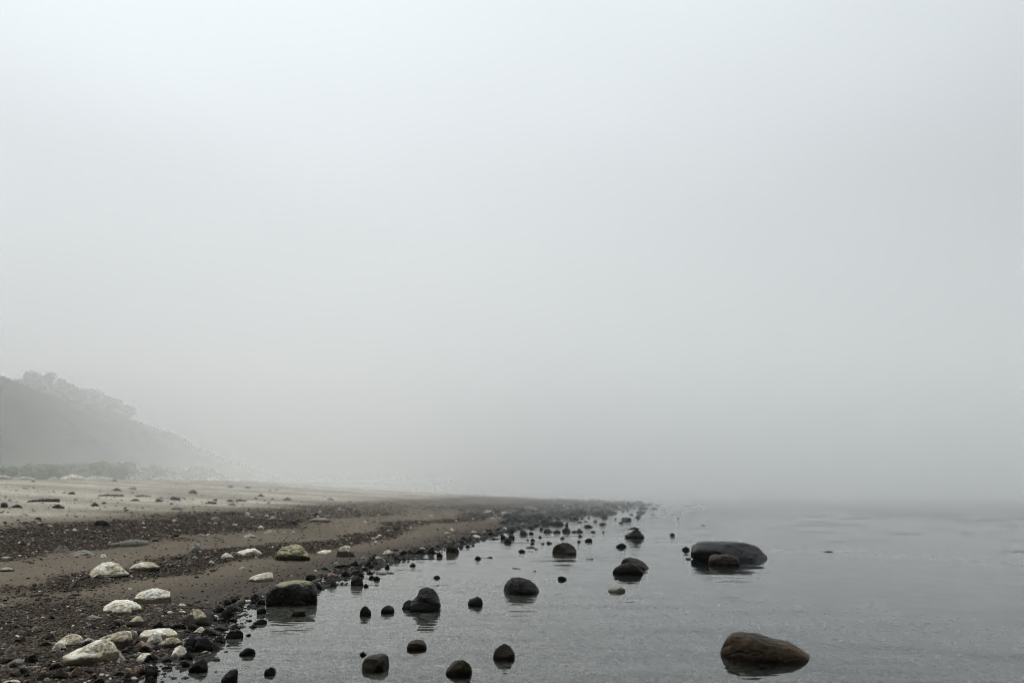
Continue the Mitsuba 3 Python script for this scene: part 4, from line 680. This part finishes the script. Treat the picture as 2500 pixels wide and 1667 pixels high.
for key, col in (('bark', (0.016, 0.013, 0.011)), ('grey', (0.20, 0.19, 0.16))):
    scene[f'{key}_wood'] = {'type': 'twosided', 'bsdf': {'type': 'bumpmap', 'scale': 1.0, 'texture': proc(wood_grain, 3e-3),
                            'bsdf': {'type': 'principled', 'base_color': {'type': 'rgb', 'value': list(col)}, 'roughness': 0.75, 'specular': 0.3}}}
STICKS = [  # name, label, wood, (x, y, z, radius) along it
    ('driftwood_stick', 'crooked dark driftwood stick at the left foot of the large domed cream boulder', 'bark', [(-6.314, 12.463, np.float64(0.171), np.float64(0.0175)), (-6.302, 12.358, np.float64(0.174), np.float64(0.0239)), (-6.271, 12.176, np.float64(0.167), np.float64(0.0215)), (-6.274, 12.044, np.float64(0.165), np.float64(0.0213)), (-6.176, 11.762, np.float64(0.161), np.float64(0.0292)), (-6.066, 11.493, np.float64(0.159), np.float64(0.0326)), (-5.959, 11.227, np.float64(0.137), np.float64(0.022))]),
    ('driftwood_stick', 'short dark stick, left of two lying end to end on sand', 'bark', [(-6.284, 10.589, np.float64(0.141), np.float64(0.0077)), (-6.232, 10.619, np.float64(0.14), np.float64(0.0106)), (-6.169, 10.635, np.float64(0.135), np.float64(0.0068))]),
    ('driftwood_stick', 'longer dark stick, right of two lying end to end on sand', 'bark', [(-6.151, 10.635, np.float64(0.137), np.float64(0.0087)), (-6.064, 10.675, np.float64(0.136), np.float64(0.0125)), (-5.994, 10.693, np.float64(0.13), np.float64(0.0106)), (-5.942, 10.722, np.float64(0.127), np.float64(0.0096))]),
    ('driftwood_chip', 'flat black chip of driftwood on sand below the crooked stick', 'bark', [(-5.719, 10.752, np.float64(0.109), np.float64(0.0057)), (-5.717, 10.852, np.float64(0.116), np.float64(0.0154)), (-5.666, 10.878, np.float64(0.114), np.float64(0.0145)), (-5.639, 10.951, np.float64(0.108), np.float64(0.0048))]),
    ('driftwood_log', 'half-buried weathered grey log on dark gravel at left', 'grey', [(-8.054, 16.552, np.float64(0.295), np.float64(0.0205)), (-7.847, 16.564, np.float64(0.31), np.float64(0.0612)), (-7.716, 16.668, np.float64(0.311), np.float64(0.0766)), (-7.616, 16.842, np.float64(0.307), np.float64(0.072)), (-7.56, 17.183, np.float64(0.291), np.float64(0.0365))]),
    ('driftwood_stick', 'thin stick with a thick end lying from the pointed black stone', 'bark', [(-0.636, 17.083, np.float64(0.002), np.float64(0.0071)), (-0.526, 17.083, np.float64(0.002), np.float64(0.0071)), (-0.453, 17.13, np.float64(0.006), np.float64(0.0191)), (-0.402, 17.083, np.float64(0.005), np.float64(0.0167))]),
    ('driftwood_stick', 'pale thin stick afloat above the broad dark dome', 'grey', [(0.013, 15.127, np.float64(0.004), np.float64(0.0148)), (0.084, 15.09, np.float64(0.003), np.float64(0.0105)), (0.164, 15.035, np.float64(0.002), np.float64(0.0063))]),
    ('driftwood_stick', 'thin stick afloat left of the leaning boulder pair', 'bark', [(1.497, 16.756, np.float64(0.002), np.float64(0.0059)), (1.582, 16.779, np.float64(0.002), np.float64(0.007)), (1.641, 16.802, np.float64(0.005), np.float64(0.0165))]),
    ('driftwood_stick', 'very thin pale twig in calm water right of the slim grey stones', 'grey', [(-2.076, 14.66, np.float64(0.002), np.float64(0.0062)), (-2.006, 14.791, np.float64(0.002), np.float64(0.0052)), (-1.937, 14.872, np.float64(0.001), np.float64(0.0042)), (-1.859, 14.926, np.float64(0.001), np.float64(0.0026))]),
    ('floating_log', 'black sliver of wood floating alone at right', 'bark', [(6.973, 18.467, np.float64(0.003), np.float64(0.011)), (7.049, 18.439, np.float64(0.006), np.float64(0.0192)), (7.125, 18.411, np.float64(0.005), np.float64(0.0165))]),
    ('driftwood_stick', 'tiny dark sliver floating beyond the long low boulder', 'bark', [(6.582, 28.702, np.float64(0.002), np.float64(0.0082)), (6.676, 28.77, np.float64(0.005), np.float64(0.0164)), (6.745, 28.702, np.float64(0.002), np.float64(0.0082))]),
    ('driftwood_log', 'dark log lying on the pale far sand, nearer of two', 'bark', [(-15.897, 26.859, np.float64(0.866), np.float64(0.0288)), (-15.839, 27.402, np.float64(0.885), np.float64(0.0525)), (-15.653, 27.688, np.float64(0.884), np.float64(0.0645)), (-15.399, 27.881, np.float64(0.873), np.float64(0.0704))]),
    ('driftwood_log', 'thin dark log on the far sand, farther and right of the other', 'bark', [(-16.083, 31.766, np.float64(0.964), np.float64(0.0262)), (-15.996, 32.286, np.float64(0.973), np.float64(0.0398)), (-15.764, 32.653, np.float64(0.955), np.float64(0.0401)), (-15.532, 32.764, np.float64(0.937), np.float64(0.0334))]),
    ('driftwood_log', 'faint short log on the far sand right of two darker logs', 'bark', [(-15.207, 33.027, np.float64(0.915), np.float64(0.0268)), (-15.091, 33.389, np.float64(0.928), np.float64(0.0405)), (-14.829, 33.647, np.float64(0.898), np.float64(0.0203))]),
]
for name, label, wood, path in STICKS:
    q = np.array(path)
    m = 8 * (len(q) - 1) + 1
    t = np.linspace(0, len(q) - 1, m)
    c = np.stack([np.interp(t, np.arange(len(q)), q[:, k]) for k in range(4)], -1)
    rs = np.random.default_rng(int(abs(q[0, 0]) * 997) + m)
    c[:, :2] += (rs.random((m, 2)) - 0.5) * c[:, 3:4] * 0.5
    rad_ = c[:, 3] * (0.8 + 0.4 * rs.random(m))
    rad_[[0, -1]] *= 0.35
    tan = np.gradient(c[:, :3], axis=0)
    tan /= np.linalg.norm(tan, axis=1, keepdims=True) + 1e-9
    sx = np.cross(tan, [0, 0, 1.0])
    sx /= np.linalg.norm(sx, axis=1, keepdims=True) + 1e-9
    sy = np.cross(sx, tan)
    th = np.linspace(0, 2 * np.pi, 11)[:-1]
    wob_ = 1 + 0.25 * (rs.random((m, 10)) - 0.5)
    ring = (c[:, None, :3] + rad_[:, None, None] * wob_[..., None] * (np.cos(th)[None, :, None] * sx[:, None] + np.sin(th)[None, :, None] * sy[:, None]))
    i, j = np.meshgrid(np.arange(m - 1), np.arange(10), indexing='ij')
    fq = np.stack([i * 10 + j, i * 10 + (j + 1) % 10, (i + 1) * 10 + (j + 1) % 10, (i + 1) * 10 + j], -1).reshape(-1, 4)
    vv = np.vstack([ring.reshape(-1, 3), c[:1, :3], c[-1:, :3]])
    ft = np.vstack([fq[:, [0, 1, 2]], fq[:, [0, 2, 3]], [[m * 10, (k + 1) % 10, k] for k in range(10)], [[m * 10 + 1, (m - 1) * 10 + k, (m - 1) * 10 + (k + 1) % 10] for k in range(10)]])
    put(name, (vv, ft), f'{wood}_wood', [0, 0, 0], 0.0, label, 'driftwood')

# ---------------------------------------------------------------- gravel, shingle and bed stones too many to count
ICO_V, ICO_F = sphere(0)
scene['gravel_bsdf'] = {'type': 'principled', 'base_color': {'type': 'mesh_attribute', 'name': 'vertex_color'}, 'roughness': 0.6, 'specular': 0.15}
scene['bed_bsdf'] = {'type': 'diffuse', 'reflectance': {'type': 'mesh_attribute', 'name': 'vertex_color'}}


def heap(x, y, z, r, col, rg, flat=0.6):
    n = len(x)
    v = ICO_V[None] * (1 + 0.45 * (rg.random((n, 12, 1)) - 0.5))
    sc = np.stack([r * rg.uniform(0.8, 1.5, n), r * rg.uniform(0.7, 1.1, n), r * flat * rg.uniform(0.6, 1.2, n)], -1)
    v = v * sc[:, None]
    a, b = rg.uniform(0, 2 * np.pi, n), rg.normal(0, 0.25, n)
    ca, sa, cb, sb = np.cos(a)[:, None], np.sin(a)[:, None], np.cos(b)[:, None], np.sin(b)[:, None]
    vx, vz = v[..., 0] * cb - v[..., 2] * sb, v[..., 0] * sb + v[..., 2] * cb
    v = np.stack([vx * ca - v[..., 1] * sa, vx * sa + v[..., 1] * ca, vz], -1) + np.stack([x, y, z], -1)[:, None]
    f = (ICO_F[None] + 12 * np.arange(n)[:, None, None]).reshape(-1, 3)
    return v.reshape(-1, 3), f, np.repeat(col, 12, axis=0)


def pebble_colours(n, rg, palette, odds):
    base = np.array(palette)[rg.choice(len(palette), n, p=odds)]
    return base * rg.lognormal(0, 0.3, (n, 1))


BROWN_MIX = [(0.011, 0.008, 0.006), (0.024, 0.017, 0.011), (0.050, 0.034, 0.023), (0.16, 0.13, 0.10), (0.50, 0.46, 0.38)]
rg = np.random.default_rng(17)
n = 150000
r_ = 6.0 * np.exp(rg.random(n) * math.log(40 / 6.0))
a_ = np.radians(rg.uniform(-36, 12, n))
x, y = r_ * np.sin(a_), r_ * np.cos(a_)
d = inland(x, y)
keep = (d > -0.25) & (rg.random(n) < 1.15 - r_ / 45) & (rg.random(n) < np.clip(gravel_cover(x, y, d) ** 1.4 * 1.15, 0.015, 1)) & (d < 27)
x, y, r_ = x[keep][:62000], y[keep][:62000], r_[keep][:62000]
size = 0.0095 * (r_ / 7) ** 0.75 * rg.lognormal(0, 0.38, len(x))
v, f, col = heap(x, y, height(x, y) + 0.15 * size, size, pebble_colours(len(x), rg, BROWN_MIX, [0.40, 0.29, 0.17, 0.12, 0.02]), rg)
scene['gravel'] = mikit.ply((v, f), 'gravel_bsdf', color=col)
labels['gravel'] = {'kind': 'stuff', 'label': 'brown and black gravel in bands along the beach', 'category': 'gravel'}

n = 5200
i = rg.integers(4, 19, n)
t = rg.random((n, 1))
p = SHORE[i] * (1 - t) + SHORE[i + 1] * t
x, y = p[:, 0] + rg.normal(0.12, 0.17, n), p[:, 1] + rg.normal(0, 0.2, n)
size = (0.008 + 0.0011 * y) * rg.lognormal(0, 0.45, n)
z = height(x, y)
keep = (z > -0.04) & (rg.random(n) < np.clip((y - 5) / 9, 0.25, 1))
x, y, z, size = x[keep], y[keep], z[keep], size[keep]
v, f, col = heap(x, y, np.maximum(z, -0.3 * size) + 0.25 * size, size, pebble_colours(len(x), rg, [(0.010, 0.010, 0.009), (0.022, 0.018, 0.014), (0.07, 0.06, 0.05), (0.4, 0.38, 0.33)], [0.62, 0.25, 0.1, 0.03]), rg)
scene['shingle'] = mikit.ply((v, f), 'gravel_bsdf', color=col)
labels['shingle'] = {'kind': 'stuff', 'label': 'dark wet shingle along the water edge', 'category': 'shingle'}

far = np.array([(x, y, w) for x, y, w in bank[78:]])
more = []
while len(more) < 900:
    x, y = rg.uniform(-3, 9.2), rg.uniform(33, 60)
    dd = float(inland(x, y))
    if -0.4 < dd < 3.5:
        more.append((x, y, rg.lognormal(-1.75, 0.4)))
far = np.vstack([far, more])
v, f, col = heap(far[:, 0], far[:, 1], np.maximum(height(far[:, 0], far[:, 1]), -0.05) + 0.04 * far[:, 2], far[:, 2] * 0.5, pebble_colours(len(far), rg, [(0.012, 0.012, 0.012), (0.026, 0.025, 0.024), (0.06, 0.057, 0.053), (0.2, 0.19, 0.17)], [0.45, 0.35, 0.14, 0.06]), rg, 0.7)
scene['cobble_field'] = mikit.ply((v, f), 'gravel_bsdf', color=col)
labels['cobble_field'] = {'kind': 'stuff', 'label': 'grey cobbles packed along the point, fading into fog', 'category': 'cobbles'}

n = 26000
r_ = 5.6 * np.exp(rg.random(n) * math.log(15 / 5.6))
a_ = np.radians(rg.uniform(-30, 37, n))
x, y = r_ * np.sin(a_), r_ * np.cos(a_)
d = inland(x, y)
z = height(x, y)
size = np.where(rg.random(n) < 0.06, 0.06, 0.022) * (r_ / 8) ** 0.6 * rg.lognormal(0, 0.4, n)
keep = (d < -0.1) & (z + size * 0.75 < -0.012) & (rg.random(n) < 1.5 - r_ / 10)
x, y, z, size = x[keep], y[keep], z[keep], size[keep]
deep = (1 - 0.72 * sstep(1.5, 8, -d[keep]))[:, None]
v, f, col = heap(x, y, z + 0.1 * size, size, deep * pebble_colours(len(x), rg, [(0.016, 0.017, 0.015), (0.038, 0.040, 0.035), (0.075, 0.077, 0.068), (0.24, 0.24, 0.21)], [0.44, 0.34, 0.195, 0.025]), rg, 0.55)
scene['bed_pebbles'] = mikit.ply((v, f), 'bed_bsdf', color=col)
labels['bed_pebbles'] = {'kind': 'stuff', 'label': 'pebbles lying on the bed under the clear shallow water', 'category': 'pebbles'}

# ---------------------------------------------------------------- bushes and trees in the fog
for key, refl, trans in (('bush_leaf', (0.150, 0.165, 0.100), (0.06, 0.08, 0.02)), ('tree_leaf', (0.040, 0.045, 0.030), (0.02, 0.025, 0.012))):
    scene[key] = {'type': 'twosided', 'bsdf': {'type': 'diffuse', 'reflectance': {'type': 'rgb', 'value': list(refl)}}}
scene['stem_bark'] = {'type': 'twosided', 'bsdf': {'type': 'diffuse', 'reflectance': {'type': 'rgb', 'value': [0.06, 0.05, 0.04]}}}


def leafy_mass(centres, radii, size, rg, level=2):
    """Overlapping clumps of foliage with a rough leafy skin of bumps about "size" metres across."""
    parts = []
    sv, sf = sphere(level)
    for c, r in zip(np.asarray(centres), np.asarray(radii)):
        q = sv * [1, 1, 0.85]
        k = meshkit.fbm(q * r / size * 0.6 + rg.uniform(-30, 30, 3), 3, 3)
        parts.append((c + q * r * (0.55 + 0.9 * k)[:, None], sf))
    return join(parts)


def tapered(path, radii, sides=6):
    q = np.asarray(path, float)
    th = np.arange(sides) * 2 * np.pi / sides
    v = q[:, None] + np.asarray(radii)[:, None, None] * np.stack([np.cos(th), np.sin(th), 0 * th], -1)[None]
    i, j = np.meshgrid(np.arange(len(q) - 1), np.arange(sides), indexing='ij')
    return v.reshape(-1, 3), np.stack([i * sides + j, i * sides + (j + 1) % sides, (i + 1) * sides + (j + 1) % sides, (i + 1) * sides + j], -1).reshape(-1, 4)


def join(parts):
    vs, fs, at = [], [], 0
    for v, f in parts:
        vs.append(v)
        fs.append(f + at)
        at += len(v)
    return np.vstack(vs), np.vstack(fs)


def ground_at(x, y):
    return float(bluff(np.array([x]), np.array([y]))[0]) if x < -36 else float(height(x, y))


def plant(name, x, y, h, spread, leaf, blobs, per, size, label, category, group, seed, trunk_h):
    rg = np.random.default_rng(seed)
    key = numbered(name)
    z = ground_at(x, y) - 0.1
    base = np.array([x, y, z])
    cs = np.stack([rg.normal(0, spread * 0.45, blobs), rg.normal(0, spread * 0.45, blobs), trunk_h * h + (1 - trunk_h) * h * rg.random(blobs) ** 0.8 * 0.85 + 0.05 * h], -1)
    taper = 1 - 0.55 * (cs[:, 2] / h) ** 1.5
    cs[:, :2] *= taper[:, None]
    v, f = leafy_mass(base + cs, spread * 0.36 * taper * rg.uniform(0.6, 1.2, blobs), size * 2.2, rg, per)
    stems = []
    for c in cs[:: max(1, blobs // 6)]:
        stems.append(tapered([base + [0, 0, -0.3], base + c * [0.25, 0.25, 0.45] + [0, 0, 0.02], base + c * [0.9, 0.9, 1.0]], [0.035 * spread, 0.022 * spread, 0.006 * spread]))
    foliage, wood = ('crown', 'trunk') if category == 'tree' else ('foliage', 'stem')
    scene[f'{key}__{foliage}'] = mikit.ply((v, f), leaf, smooth=True)
    vv, ff = join(stems)
    scene[f'{key}__{wood}'] = mikit.ply((vv, ff), 'stem_bark')
    labels[key] = {'label': label, 'category': category, 'group': group}


rg = np.random.default_rng(23)
for k in range(20):
    y = 44 + 2.3 * k + rg.uniform(-1.6, 1.6)
    plant('bush', -30.6 - 0.02 * (y - 45) + rg.uniform(-1.2, 0.5), y, 0.45 + 1.1 * rg.random() ** 1.6, rg.uniform(0.8, 2.0), 'bush_leaf', 22, 3, 0.06,
          'hazy green bush in the row above the pale stones at the foot of the bluff', 'bush', 'bushes along the foot of the bluff', 300 + k, 0.12)
TREES = [(-66, 112, 5.2), (-69.5, 116, 4.8), (-63.5, 114, 3.8), (-65, 122, 5.6), (-67, 126, 6.2), (-62, 123, 5.0)]
for k, (x, y, h) in enumerate(TREES):
    side = 'left' if k < 3 else 'right'
    plant('tree', x, y, 0.8 * h, h * 0.75, 'tree_leaf', 26, 2, 0.3, f'faint rounded tree on the crest of the bluff, in the {side} of two foggy clumps', 'tree', f'{side} clump of trees on the crest of the bluff', 500 + k, 0.1)

# ---------------------------------------------------------------- the fog
scene['haze'] = {'type': 'cube', 'to_world': T().translate([0, 0, 10.5]).scale([1000, 1000, 13.5]),
                 'bsdf': {'type': 'null'}, 'interior': {'type': 'ref', 'id': 'fog_medium'}}
labels['haze'] = {'kind': 'stuff', 'label': 'pale grey fog lying over water, beach and bluff', 'category': 'fog'}
